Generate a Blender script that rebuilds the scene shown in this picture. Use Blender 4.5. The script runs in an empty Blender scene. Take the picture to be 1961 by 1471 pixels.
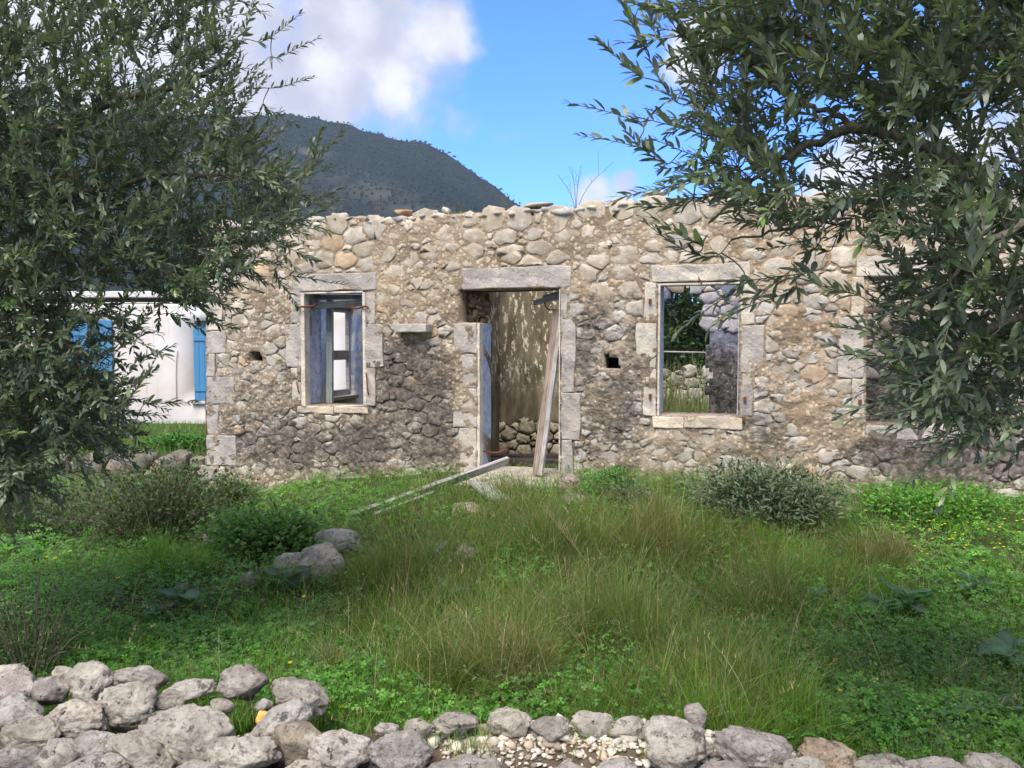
import bpy, bmesh, math, random
import numpy as np
from mathutils import Vector, Matrix
random.seed(7)
RNG = np.random.default_rng(11)
sc = bpy.context.scene
COL = sc.collection
R = math.radians

# ------------------------------------------------------------------ camera
F, CX, CY, HOR = 1473.0, 980.5, 735.5, 658.0
PITCH = math.atan((CY - HOR) / F)
CAM = np.array([0.0, 0.0, 1.6])
cd = bpy.data.cameras.new('camera')
cd.sensor_width = 36.0
cd.lens = 36.0 * F / 1961.0
cd.clip_start = 0.05
cd.clip_end = 9000.0
cam = bpy.data.objects.new('camera', cd)
cam.location = CAM
cam.rotation_euler = (math.pi / 2 - PITCH, 0, 0)
COL.objects.link(cam)
sc.camera = cam

# ------------------------------------------------------------------ light
SUN_EL, SUN_AZ = R(56), R(204)     # azimuth clockwise from +Y (north): behind the camera, to the left
SUN_STRENGTH, SUN_ANGLE = 1.5, R(38)
SKY_STRENGTH = 0.15
EXPOSURE = 2.15
sd = bpy.data.lights.new('sun', 'SUN')
sd.energy = SUN_STRENGTH
sd.angle = SUN_ANGLE
sd.color = (1.0, 0.92, 0.80)
sun = bpy.data.objects.new('sun', sd)
sdir = Vector((math.sin(SUN_AZ) * math.cos(SUN_EL), math.cos(SUN_AZ) * math.cos(SUN_EL), math.sin(SUN_EL)))
sun.rotation_euler = sdir.to_track_quat('Z', 'Y').to_euler()
sun.location = sdir * 30
COL.objects.link(sun)
sc.view_settings.view_transform = 'Standard'
sc.view_settings.look = 'None'
sc.view_settings.exposure = EXPOSURE
sc.view_settings.gamma = 1.0
sc.view_settings.use_curve_mapping = False
sc.cycles.max_bounces = 8
sc.cycles.diffuse_bounces = 4
sc.cycles.transparent_max_bounces = 8
sc.cycles.sample_clamp_indirect = 6.0

def ray(px, py):
    x = (px - CX) / F
    v = (CY - py) / F
    c, s = math.cos(PITCH), math.sin(PITCH)
    return np.array([x, c + v * s, -s + v * c])
def at(px, py, depth):
    d = ray(px, py)
    return CAM + d * (depth / d[1])

# ---- node helper
class N:
    def __init__(self, tree):
        self.t = tree
        self.l = tree.links
    def new(self, typ, **kw):
        n = self.t.nodes.new(typ)
        for k, v in kw.items():
            setattr(n, k, v)
        return n
    def put(self, sock, v):
        if hasattr(v, 'is_output') or isinstance(v, bpy.types.NodeSocket):
            self.l.new(v, sock)
        elif isinstance(v, (tuple, list)) and len(v) == 3 and sock.type == 'RGBA':
            sock.default_value = (*v, 1)
        else:
            sock.default_value = v
    def math(self, op, a, b=0.0, clamp=False):
        n = self.new('ShaderNodeMath', operation=op, use_clamp=clamp)
        self.put(n.inputs[0], a)
        self.put(n.inputs[1], b)
        return n.outputs[0]
    def vmath(self, op, a, b=(0, 0, 0)):
        n = self.new('ShaderNodeVectorMath', operation=op)
        self.put(n.inputs[0], a)
        if op == 'SCALE':
            self.put(n.inputs[3], b)
        else:
            self.put(n.inputs[1], b)
        return n.outputs['Value'] if op in ('DOT_PRODUCT', 'LENGTH', 'DISTANCE') else n.outputs[0]
    def noise(self, vec, scale, detail=4.0, rough=0.55, dist=0.0):
        n = self.new('ShaderNodeTexNoise')
        if vec is not None:
            self.put(n.inputs['Vector'], vec)
        n.inputs['Scale'].default_value = scale
        n.inputs['Detail'].default_value = detail
        n.inputs['Roughness'].default_value = rough
        n.inputs['Distortion'].default_value = dist
        return n.outputs['Fac']
    def voro(self, vec, scale, feature='F1', out='Distance'):
        n = self.new('ShaderNodeTexVoronoi', feature=feature)
        if vec is not None:
            self.put(n.inputs['Vector'], vec)
        n.inputs['Scale'].default_value = scale
        return n.outputs[out]
    def ss(self, v, a, b, lo=0.0, hi=1.0):
        n = self.new('ShaderNodeMapRange', interpolation_type='SMOOTHSTEP')
        self.put(n.inputs['Value'], v)
        n.inputs['From Min'].default_value = a
        n.inputs['From Max'].default_value = b
        n.inputs['To Min'].default_value = lo
        n.inputs['To Max'].default_value = hi
        return n.outputs[0]
    def mix(self, f, a, b, blend='MIX'):
        n = self.new('ShaderNodeMix', data_type='RGBA', blend_type=blend)
        self.put(n.inputs[0], f)
        self.put(n.inputs[6], a)
        self.put(n.inputs[7], b)
        return n.outputs[2]
    def scale(self, v, s):
        return self.vmath('MULTIPLY', v, s)
    def attr(self, name, out='Color'):
        n = self.new('ShaderNodeAttribute', attribute_name=name)
        return n.outputs[out]

# ------------------------------------------------------------------ world: sky and clouds
world = bpy.data.worlds.new('World')
sc.world = world
world.use_nodes = True
w = N(world.node_tree)
world.node_tree.nodes.clear()
wout = w.new('ShaderNodeOutputWorld')
bg = w.new('ShaderNodeBackground')
sky = w.new('ShaderNodeTexSky', sky_type='NISHITA')
sky.sun_disc = False
sky.sun_elevation = SUN_EL
sky.sun_rotation = SUN_AZ
sky.altitude = 50
sky.air_density = 1.0
sky.dust_density = 0.25
sky.ozone_density = 2.2
tc = w.new('ShaderNodeTexCoord')
D = tc.outputs['Generated']
tinted = w.mix(1.0, sky.outputs[0], (0.145, 0.295, 0.62), 'MULTIPLY')
big = w.noise(D, 7.5, 7, 0.58)
fine = w.noise(w.vmath('ADD', D, (3.1, 1.7, 0.4)), 17, 6, 0.6)
warp = w.math('ADD', w.math('MULTIPLY', w.math('SUBTRACT', big, 0.5), 1.35), w.math('MULTIPLY', w.math('SUBTRACT', fine, 0.5), 0.75))
def blob(px, py, rpx, amp=1.0):
    d = ray(px, py)
    d = d / np.linalg.norm(d)
    r = rpx / F
    dist = w.vmath('DISTANCE', D, tuple(d))
    return w.ss(dist, r * 0.15, r * 1.15, amp, 0.0)
def vmax(lst):
    o = lst[0]
    for x in lst[1:]:
        o = w.math('MAXIMUM', o, x)
    return o
cover = vmax([blob(690, 60, 260), blob(520, 120, 220), blob(650, 160, 140), blob(745, 178, 78), blob(830, 60, 110),
              blob(330, 60, 280), blob(80, 60, 330), blob(240, 200, 200), blob(-330, 80, 420), blob(600, -180, 330), blob(120, -300, 420),
              blob(1140, 372, 70, .8), blob(1195, 352, 50, .75), blob(1330, 105, 85, .95), blob(1350, 60, 60, .8), blob(1590, 352, 80, .95), blob(1700, 330, 150, .95), blob(1840, 300, 130, .95), blob(2100, 250, 260, .9)])
# out of view: cloud cover thickened to whiten the light, kept off the clear patch
general = w.ss(w.noise(w.scale(D, (1, 1, 1.6)), 2.1, 5, 0.55), 0.36, 0.50)
clear = vmax([blob(1020, 230, 620, 1.0), blob(1300, 150, 620, 1.0), blob(1400, -100, 500, 1.0)])
general = w.math('MULTIPLY', general, w.math('SUBTRACT', 1.0, w.ss(clear, 0.0, 0.5)))
cover = w.math('MAXIMUM', cover, w.math('MULTIPLY', general, 0.95))
mask = w.ss(w.math('ADD', cover, warp), 0.28, 0.86)
wisp = w.math('MULTIPLY', w.ss(w.noise(w.scale(D, (1, 1, 3.0)), 9, 5, 0.6), 0.56, 0.80), 0.22)
mask = w.math('MAXIMUM', mask, wisp)
# lit billows against lilac-grey undersides
hl = vmax([blob(760, 172, 66), blob(625, 130, 60, .8), blob(820, 70, 75, .9), blob(885, 60, 60, .8), blob(680, 30, 60, .7), blob(180, 60, 260, .8), blob(40, 160, 200, .8),
           blob(1330, 100, 70, .8), blob(1150, 370, 60, .7), blob(1600, 345, 90), blob(1760, 310, 150), w.math('MULTIPLY', general, .75)])  # last term brightens the unseen clouds to lift the ambient light
lit = w.ss(w.math('ADD', w.math('MULTIPLY', hl, 0.75), w.math('MULTIPLY', w.math('SUBTRACT', fine, 0.5), 1.7)), -0.12, 0.98)
ccol = w.mix(lit, (1.0, 1.02, 1.15), (1.66, 1.65, 1.68))
skyc = w.mix(w.math('MULTIPLY', mask, 0.94), tinted, ccol)
w.put(bg.inputs['Color'], skyc)
bg.inputs['Strength'].default_value = SKY_STRENGTH
w.l.new(bg.outputs[0], wout.inputs[0])

# ------------------------------------------------------------------ generic helpers
def hash3(ix, iy, iz, seed):
    h = (ix.astype(np.int64) * 374761393 + iy.astype(np.int64) * 668265263 + iz.astype(np.int64) * 2147483647 + seed * 974634777) & 0x7fffffff
    h = ((h ^ (h >> 13)) * 1274126177) & 0x7fffffff
    h = h ^ (h >> 16)
    return (h & 0xffff) / 65535.0
def vnoise(p, scale=1.0, seed=0):
    p = np.asarray(p, float) * scale
    i = np.floor(p).astype(np.int64)
    f = p - i
    f = f * f * (3 - 2 * f)
    r = 0
    for dx in (0, 1):
        for dy in (0, 1):
            for dz in (0, 1):
                wgt = (f[:, 0] if dx else 1 - f[:, 0]) * (f[:, 1] if dy else 1 - f[:, 1]) * (f[:, 2] if dz else 1 - f[:, 2])
                r = r + wgt * hash3(i[:, 0] + dx, i[:, 1] + dy, i[:, 2] + dz, seed)
    return r * 2 - 1
def fbm(p, scale=1.0, octs=4, seed=0, gain=0.5):
    a, s, r = 1.0, scale, 0
    for o in range(octs):
        r = r + a * vnoise(p, s, seed + o * 17)
        a *= gain
        s *= 2.03
    return r
def p3(a, b, c=0.0):
    a = np.asarray(a, float)
    return np.stack([a, np.broadcast_to(b, a.shape), np.broadcast_to(c, a.shape)], -1)
def sstep(x, a, b):
    t = np.clip((x - a) / (b - a), 0, 1)
    return t * t * (3 - 2 * t)

def mesh_np(name, verts, faces, attrs=None, smooth=False):
    """verts Nx3; faces: an array MxK or a list of such arrays; attrs: {name: N floats or Nx3 colours}"""
    me = bpy.data.meshes.new(name)
    verts = np.asarray(verts, np.float32)
    if isinstance(faces, np.ndarray):
        faces = [faces]
    faces = [np.asarray(f, np.int32) for f in faces if len(f)]
    me.vertices.add(len(verts))
    me.vertices.foreach_set('co', verts.ravel())
    idx = np.concatenate([f.ravel() for f in faces])
    tot = np.concatenate([np.full(len(f), f.shape[1], np.int32) for f in faces])
    start = np.concatenate([[0], np.cumsum(tot)[:-1]]).astype(np.int32)
    me.loops.add(len(idx))
    me.loops.foreach_set('vertex_index', idx)
    me.polygons.add(len(tot))
    me.polygons.foreach_set('loop_start', start)
    me.update(calc_edges=True)
    me.validate()
    if smooth:
        me.polygons.foreach_set('use_smooth', np.ones(len(me.polygons), bool))
    for k, v in (attrs or {}).items():
        v = np.asarray(v, np.float32)
        if v.ndim == 1:
            a = me.attributes.new(k, 'FLOAT', 'POINT')
            a.data.foreach_set('value', v)
        else:
            a = me.attributes.new(k, 'FLOAT_COLOR', 'POINT')
            a.data.foreach_set('color', np.concatenate([v, np.ones((len(v), 1), np.float32)], 1).ravel())
    return me
def add(name, me, m, parent=None, kind=None, loc=None):
    o = bpy.data.objects.new(name, me)
    COL.objects.link(o)
    if me is not None and m is not None and not me.materials:
        me.materials.append(m)
    if parent is not None:
        o.parent = parent
    if kind:
        o['kind'] = kind
    if loc is not None:
        o.location = loc
    return o
def tag(o, label, cat, group=None):
    o['label'] = label
    o['category'] = cat
    if group:
        o['group'] = group
    return o
def empty(name, loc=(0, 0, 0), rz=0.0):
    o = bpy.data.objects.new(name, None)
    o.location = loc
    o.rotation_euler = (0, 0, rz)
    o.empty_display_size = 0.1
    COL.objects.link(o)
    return o

class Acc:
    """collects pieces (verts, faces, attrs) into one mesh"""
    def __init__(self):
        self.v, self.f3, self.f4, self.a, self.n = [], [], [], {}, 0
    def add(self, v, f, **attrs):
        v = np.asarray(v, float)
        fs = f if isinstance(f, list) else [f]
        for x in fs:
            x = np.asarray(x)
            if len(x) == 0:
                continue
            (self.f3 if x.shape[1] == 3 else self.f4).append(x + self.n)
        for k, val in attrs.items():
            val = np.asarray(val, float)
            if val.ndim == 0 or (val.ndim == 1 and len(val) == 3 and len(v) != 3):
                val = np.broadcast_to(val, (len(v),) + val.shape)
            elif val.ndim == 1 and len(val) == 3 and k == 'col':
                val = np.broadcast_to(val, (len(v), 3))
            self.a.setdefault(k, []).append(val)
        self.v.append(v)
        self.n += len(v)
    def mesh(self, name, smooth=False):
        fs = []
        if self.f3: fs.append(np.concatenate(self.f3))
        if self.f4: fs.append(np.concatenate(self.f4))
        return mesh_np(name, np.concatenate(self.v), fs, {k: np.concatenate(x) for k, x in self.a.items()}, smooth)

def tube(pts, rad, sides=6):
    pts = np.asarray(pts, float)
    n = len(pts)
    rad = np.broadcast_to(np.asarray(rad, float), (n,))
    t = np.gradient(pts, axis=0)
    t /= np.linalg.norm(t, axis=1, keepdims=True) + 1e-9
    ref = np.array([0.0, 0.0, 1.0]) if abs(t[0][2]) < 0.8 else np.array([1.0, 0.0, 0.0])
    u = np.cross(t, ref)
    u /= np.linalg.norm(u, axis=1, keepdims=True) + 1e-9
    v = np.cross(t, u)
    a = np.linspace(0, 2 * math.pi, sides, endpoint=False)
    ring = pts[:, None, :] + rad[:, None, None] * (np.cos(a)[None, :, None] * u[:, None, :] + np.sin(a)[None, :, None] * v[:, None, :])
    V = ring.reshape(-1, 3)
    i = np.arange(n - 1)[:, None] * sides
    j = np.arange(sides)[None, :]
    k = (j + 1) % sides
    Fq = np.stack([i + j, i + k, i + sides + k, i + sides + j], -1).reshape(-1, 4)
    return V, Fq
def smooth_path(pts, n=16):
    pts = np.asarray(pts, float)
    t = np.linspace(0, 1, len(pts))
    tt = np.linspace(0, 1, n)
    out = np.stack([np.interp(tt, t, pts[:, k]) for k in range(3)], -1)
    for _ in range(2):
        out[1:-1] = 0.25 * out[:-2] + 0.5 * out[1:-1] + 0.25 * out[2:]
    return out

def block_mesh(name, x0, x1, y0, y1, z0, z1, bev=0.012, rough=0.005, seg=0.09, seed=0, attrs=None):
    """a hewn block: subdivided, edges worn, faces uneven"""
    bm = bmesh.new()
    bmesh.ops.create_cube(bm, size=1.0)
    sx, sy, sz = x1 - x0, y1 - y0, z1 - z0
    for v in bm.verts:
        v.co = Vector((v.co.x * sx, v.co.y * sy, v.co.z * sz))
    bmesh.ops.bevel(bm, geom=bm.edges[:], offset=min(bev, sx * .3, sy * .3, sz * .3), segments=2, affect='EDGES', profile=0.6)
    for ax, s in ((0, sx), (2, sz)):
        k = int(min(6, max(0, round(s / seg) - 1)))
        for q in range(k):
            c = [0, 0, 0]; no = [0, 0, 0]
            c[ax] = -s / 2 + s * (q + 1) / (k + 1); no[ax] = 1
            bmesh.ops.bisect_plane(bm, geom=bm.verts[:] + bm.edges[:] + bm.faces[:], plane_co=c, plane_no=no)
    bmesh.ops.triangulate(bm, faces=[f for f in bm.faces if len(f.verts) > 4])
    co = np.array([v.co[:] for v in bm.verts]) + np.array([(x0 + x1) / 2, (y0 + y1) / 2, (z0 + z1) / 2])
    if rough > 0:
        co = co + rough * np.stack([fbm(co + 3.7 * k, 9, 3, seed + k) for k in range(3)], -1)
    for v, c in zip(bm.verts, co):
        v.co = c
    me = bpy.data.meshes.new(name)
    bm.to_mesh(me)
    bm.free()
    for k, val in (attrs or {}).items():
        val = np.asarray(val, np.float32)
        if val.ndim == 0:
            a = me.attributes.new(k, 'FLOAT', 'POINT')
            a.data.foreach_set('value', np.full(len(me.vertices), float(val), np.float32))
        else:
            a = me.attributes.new(k, 'FLOAT_COLOR', 'POINT')
            a.data.foreach_set('color', np.tile(np.append(val, 1).astype(np.float32), len(me.vertices)))
    return me

_ico = {}
def ico(sub):
    if sub not in _ico:
        bm = bmesh.new()
        bmesh.ops.create_icosphere(bm, subdivisions=sub, radius=1.0)
        bm.verts.ensure_lookup_table()
        _ico[sub] = (np.array([v.co[:] for v in bm.verts]), np.array([[v.index for v in f.verts] for f in bm.faces]))
        bm.free()
    return _ico[sub]
def rock(rng, size, sub=4, planes=11, rough=0.10, sharp=14.0, pit=0.0):
    """angular field stone: a ball cut by random planes, its faces then roughened; size = full extents"""
    d, f = ico(sub)
    nrm = rng.normal(size=(planes, 3))
    nrm /= np.linalg.norm(nrm, axis=1, keepdims=True)
    # spread the cutting planes evenly round the ball, then let each bite to its own depth
    for _ in range(12):
        df = nrm[:, None] - nrm[None]
        ds = np.linalg.norm(df, axis=2) + np.eye(planes)
        nrm = nrm + (df / ds[..., None] ** 3).sum(1) * .06
        nrm /= np.linalg.norm(nrm, axis=1, keepdims=True)
    h = rng.uniform(0.58, 0.92, planes)
    dn = np.clip(d @ nrm.T, 0.05, None)
    r = h[None, :] / dn
    r = np.concatenate([r, np.full((len(d), 1), 1.25)], 1)
    r = -np.log(np.exp(-sharp * r).sum(1)) / sharp
    v = d * r[:, None]
    off = rng.uniform(-50, 50, 3)
    n1 = fbm(v + off, 1.9, 4, 3, 0.55)
    rid = sum(a_ * np.abs(vnoise(v + off * k_, k_, 9 + i_)) for i_, (k_, a_) in enumerate(((3.6, .5), (7.5, .34), (15.0, .24), (29.0, .15))))
    crack = np.exp(-(vnoise(v + off, 2.3, 57) / .055) ** 2) * np.clip(vnoise(v - off, 1.6, 5) + .55, 0, 1)
    v = v * (1 + rough * .45 * n1 + rough * 1.15 * (rid - 0.42) - .075 * crack * min(1, rough / .1))[:, None]
    if pit > 0:
        cell = vnoise(v + off, 9.0, 33)
        v = v * (1 - pit * np.clip(cell - 0.30, 0, 1))[:, None]
    v = v - (v.max(0) + v.min(0)) / 2
    v = v / (v.max(0) - v.min(0)) * np.asarray(size)
    return v, f
# ------------------------------------------------------------------ materials
MATS = {}
def material(name, build):
    m = bpy.data.materials.new(name)
    m.use_nodes = True
    n = N(m.node_tree)
    b = m.node_tree.nodes['Principled BSDF']
    b.inputs['Roughness'].default_value = 0.9
    b.inputs['Specular IOR Level'].default_value = 0.25
    build(n, b, m)
    MATS[name] = m
    return m
def bump(n, b, h, strength, dist):
    k = n.new('ShaderNodeBump')
    k.inputs['Strength'].default_value = strength
    k.inputs['Distance'].default_value = dist
    n.put(k.inputs['Height'], h)
    n.l.new(k.outputs[0], b.inputs['Normal'])
def pos(n):
    return n.new('ShaderNodeNewGeometry').outputs['Position']

def m_wall(n, b, m, mortar=False):
    # limestone or earth mortar; 'tone' is the stone's own colour, 'stain' how much soot-dark lichen grows on it
    P = pos(n)
    tone = n.attr('tone')
    st = n.attr('stain', 'Fac')
    a = n.noise(P, 7, 6, 0.62)
    c = n.noise(n.vmath('ADD', P, (9, 2, 5)), 34, 5, 0.65)
    col = n.mix(n.ss(a, .35, .7), n.mix(1.0, tone, (0.74, 0.69, 0.64), 'MULTIPLY'), n.mix(1.0, tone, (1.12, 1.12, 1.14), 'MULTIPLY'))
    col = n.mix(n.math('MULTIPLY', n.ss(c, .50, .72), .45), col, n.mix(1.0, tone, (0.50, 0.45, 0.42), 'MULTIPLY'))
    if mortar:
        v = n.voro(P, 26, 'F1', 'Distance')
        peb = n.voro(P, 26, 'F1', 'Color')
        sep = n.new('ShaderNodeSeparateColor'); n.l.new(peb, sep.inputs[0])
        col = n.mix(n.math('MULTIPLY', n.ss(sep.outputs[0], .62, .70), n.ss(v, .55, .35)), col, (0.48, 0.40, 0.30))
    # whitish lichen freckles
    spk = n.ss(n.noise(n.vmath('ADD', P, (4, 7, 1)), 46, 3, 0.5), .64, .70)
    col = n.mix(n.math('MULTIPLY', spk, .45), col, (0.55, 0.52, 0.47))
    # dark growth: patchy, eats into the pale stone
    s1 = n.noise(n.scale(n.vmath('ADD', P, (1.3, 8.1, 2.2)), (1, 1, 1.9)), 12, 9, 0.74)
    s2 = n.noise(n.vmath('ADD', P, (5.3, 1.1, 7.2)), 3.2, 4, 0.6)
    lvl = n.math('ADD', n.math('ADD', st, n.math('MULTIPLY', n.math('SUBTRACT', s1, .5), 1.9)), n.math('MULTIPLY', n.math('SUBTRACT', s2, .5), .9))
    dk = n.ss(lvl, .36, .72)
    dcol = n.mix(n.ss(n.noise(P, 21, 3), .42, .62), (0.062, 0.054, 0.048), (0.160, 0.135, 0.112))
    col = n.mix(n.math('MULTIPLY', dk, .88), col, dcol)
    n.put(b.inputs['Base Color'], col)
    b.inputs['Roughness'].default_value = 0.95
    h = n.math('ADD', n.math('MULTIPLY', n.noise(P, 24, 6, 0.65), .6), n.math('MULTIPLY', n.noise(P, 90, 4, 0.7), .35))
    if mortar:
        h = n.math('SUBTRACT', h, n.math('MULTIPLY', n.voro(P, 26), .5))
    bump(n, b, h, 0.9, 0.022 if mortar else 0.014)
material('wall_stone', lambda n, b, m: m_wall(n, b, m))
material('wall_mortar', lambda n, b, m: m_wall(n, b, m, True))

def m_dressed(n, b, m):
    # smooth ashlar round the openings: grey weathered face, cream where rubbed, white freckles, some whitewash
    P = pos(n)
    tone = n.attr('tone')
    a = n.noise(P, 5.5, 6, 0.6)
    c = n.noise(n.vmath('ADD', P, (2, 9, 4)), 28, 5, 0.6)
    col = n.mix(n.ss(a, .38, .66), n.mix(1.0, tone, (0.80, 0.79, 0.80), 'MULTIPLY'), n.mix(1.0, tone, (1.14, 1.10, 1.05), 'MULTIPLY'))
    col = n.mix(n.math('MULTIPLY', n.ss(c, .55, .72), .35), col, n.mix(1.0, tone, (.6, .58, .58), 'MULTIPLY'))
    spk = n.ss(n.noise(n.vmath('ADD', P, (4, 7, 1)), 38, 5, 0.62), .57, .64)
    patch = n.ss(n.noise(n.vmath('ADD', P, (1, 4, 9)), 7, 5, .6), .44, .62)
    col = n.mix(n.math('MULTIPLY', n.math('MULTIPLY', spk, patch), .8), col, (0.62, 0.58, 0.53))
    warm = n.ss(n.noise(n.vmath('ADD', P, (7, 3, 8)), 4.3, 5, .62), .54, .66)
    col = n.mix(n.math('MULTIPLY', warm, .24), col, (0.47, 0.39, 0.295))
    drk = n.ss(n.noise(n.vmath('ADD', P, (5, 5, 2)), 8.5, 6, .68), .56, .68)
    col = n.mix(n.math('MULTIPLY', drk, .55), col, (0.16, 0.145, 0.13))
    n.put(b.inputs['Base Color'], col)
    bump(n, b, n.math('ADD', n.noise(P, 30, 7, .72), n.math('MULTIPLY', n.noise(P, 8, 4, .6), .8)), .95, .016)
material('dressed_stone', m_dressed)

def m_fieldstone(n, b, m):
    # karst limestone: pale pinkish grey, darker in the pits, black, white and orange lichen
    T = n.new('ShaderNodeTexCoord').outputs['Object']
    oi = n.new('ShaderNodeObjectInfo').outputs['Random']
    off = n.new('ShaderNodeCombineXYZ')
    n.put(off.inputs[0], n.math('MULTIPLY', oi, 37.0)); n.put(off.inputs[1], n.math('MULTIPLY', oi, 91.0))
    P = n.vmath('ADD', T, off.outputs[0])
    tone = n.attr('tone')
    a = n.noise(P, 9, 7, .65)
    c = n.noise(n.vmath('ADD', P, (3, 5, 8)), 42, 6, .7)
    col = n.mix(n.ss(a, .34, .68), n.mix(1.0, tone, (.66, .63, .62), 'MULTIPLY'), n.mix(1.0, tone, (1.12, 1.11, 1.10), 'MULTIPLY'))
    col = n.mix(n.math('MULTIPLY', n.ss(c, .49, .64), .8), col, n.mix(1.0, tone, (.40, .37, .34), 'MULTIPLY'))
    wht = n.ss(n.noise(n.vmath('ADD', P, (1, 1, 6)), 15, 6, .66), .56, .66)
    col = n.mix(n.math('MULTIPLY', wht, .7), col, (.66, .62, .56))
    blk = n.ss(n.noise(n.vmath('ADD', P, (8, 2, 3)), 24, 4, .6), .64, .69)
    col = n.mix(n.math('MULTIPLY', blk, .85), col, (.045, .042, .04))
    org = n.ss(n.noise(n.vmath('ADD', P, (6, 6, 1)), 11, 3, .5), .73, .77)
    col = n.mix(n.math('MULTIPLY', org, .8), col, (.58, .25, .06))
    n.put(b.inputs['Base Color'], col)
    crev = n.ss(n.noise(n.vmath('ADD', P, (2, 7, 7)), 14, 6, .7), .40, .30)
    col = n.mix(n.math('MULTIPLY', crev, .75), col, (.085, .078, .070))
    n.put(b.inputs['Base Color'], col)
    h = n.math('ADD', n.math('MULTIPLY', n.noise(P, 22, 8, .75), 1.0), n.math('MULTIPLY', n.voro(P, 30, 'SMOOTH_F1'), .5))
    h = n.math('SUBTRACT', h, n.math('MULTIPLY', crev, .5))
    bump(n, b, h, 1.0, .05)
material('field_stone', m_fieldstone)

def m_tone(rough=.9, var=.25, sc=8.0, bmp=.004):
    def f(n, b, m):
        P = pos(n)
        tone = n.attr('tone')
        a = n.noise(P, sc, 6, .62)
        n.put(b.inputs['Base Color'], n.mix(n.ss(a, .3, .7), n.mix(1.0, tone, (1 - var, 1 - var, 1 - var), 'MULTIPLY'), n.mix(1.0, tone, (1 + var, 1 + var, 1 + var), 'MULTIPLY')))
        b.inputs['Roughness'].default_value = rough
        bump(n, b, n.noise(P, sc * 6, 5, .65), .6, bmp)
    return f
material('rubble', m_tone(.95, .3, 14, .006))

def m_leaf(gloss, trans, under=None):
    def f(n, b, m):
        col = n.attr('col')
        if under is not None:
            bf = n.new('ShaderNodeNewGeometry').outputs['Backfacing']
            col2 = n.mix(bf, col, n.mix(.70, col, under))
        else:
            col2 = col
        n.put(b.inputs['Base Color'], col2)
        b.inputs['Roughness'].default_value = gloss
        b.inputs['Specular IOR Level'].default_value = .45
        tr = n.new('ShaderNodeBsdfTranslucent')
        n.put(tr.inputs[0], n.mix(1.0, col, (1.5, 1.7, .7), 'MULTIPLY'))
        mx = n.new('ShaderNodeMixShader')
        mx.inputs[0].default_value = trans
        n.l.new(b.outputs[0], mx.inputs[1]); n.l.new(tr.outputs[0], mx.inputs[2])
        n.l.new(mx.outputs[0], m.node_tree.nodes['Material Output'].inputs[0])
    return f
material('olive_leaf', m_leaf(.36, .18, (.30, .33, .26)))
material('grass_blade', m_leaf(.55, .45))
material('herb_leaf', m_leaf(.50, .44))
material('grey_leaf', m_leaf(.75, .15))
material('petal', m_leaf(.6, .35))

def m_bark(n, b, m):
    P = pos(n)
    a = n.noise(n.scale(P, (1, 1, .35)), 40, 6, .65)
    n.put(b.inputs['Base Color'], n.mix(n.ss(a, .35, .65), (.075, .062, .045), (.20, .175, .135)))
    bump(n, b, a, .8, .006)
material('bark', m_bark)
def m_twig(n, b, m):
    P = pos(n)
    n.put(b.inputs['Base Color'], n.mix(n.noise(P, 9, 3), (.085, .075, .045), (.19, .175, .115)))
material('twig', m_twig)

def m_wood(c0, c1, sc=1.0):
    def f(n, b, m):
        T = n.new('ShaderNodeTexCoord').outputs['Object']
        g = n.noise(n.scale(T, (3, 60, 60)), sc, 6, .65, .6)
        k = n.noise(T, 6, 4, .6)
        col = n.mix(n.ss(g, .3, .7), c0, c1)
        col = n.mix(n.math('MULTIPLY', n.ss(k, .5, .75), .5), col, (.06, .05, .045))
        n.put(b.inputs['Base Color'], col)
        b.inputs['Roughness'].default_value = .85
        bump(n, b, g, .7, .004)
    return f
material('grey_wood', m_wood((.20, .185, .18), (.46, .44, .44)))
material('brown_wood', m_wood((.13, .10, .085), (.36, .29, .24)))
material('dark_wood', m_wood((.035, .030, .026), (.12, .10, .085)))
material('green_wood', m_wood((.22, .25, .22), (.44, .48, .44)))
material('blue_wood', m_wood((.10, .19, .36), (.20, .34, .58)))
def m_shutter(n, b, m):
    P = pos(n)
    g = n.noise(n.scale(P, (22, 22, 2.5)), 2.4, 6, .7)
    n.put(b.inputs['Base Color'], n.mix(n.ss(g, .48, .75), (.055, .215, .42), (.13, .17, .20)))
    b.inputs['Roughness'].default_value = .6
material('shutter_paint', m_shutter)
def m_rust(n, b, m):
    P = pos(n)
    n.put(b.inputs['Base Color'], n.mix(n.noise(P, 60, 5), (.07, .025, .015), (.22, .075, .035)))
material('rust', m_rust)
def m_flat(c, var=.12, sc=6, rough=.9):
    def f(n, b, m):
        P = pos(n)
        k = n.noise(P, sc, 6, .6)
        n.put(b.inputs['Base Color'], n.mix(k, tuple(x * (1 - var) for x in c), tuple(x * (1 + var) for x in c)))
        b.inputs['Roughness'].default_value = rough
        bump(n, b, n.noise(P, 45, 4), .3, .004)
    return f
material('iron', m_flat((.16, .15, .15), .3, 20, .6))
material('wire', m_flat((.36, .34, .32), .2, 20, .5))
material('dark_earth', m_flat((.045, .034, .025), .4, 9))

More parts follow.
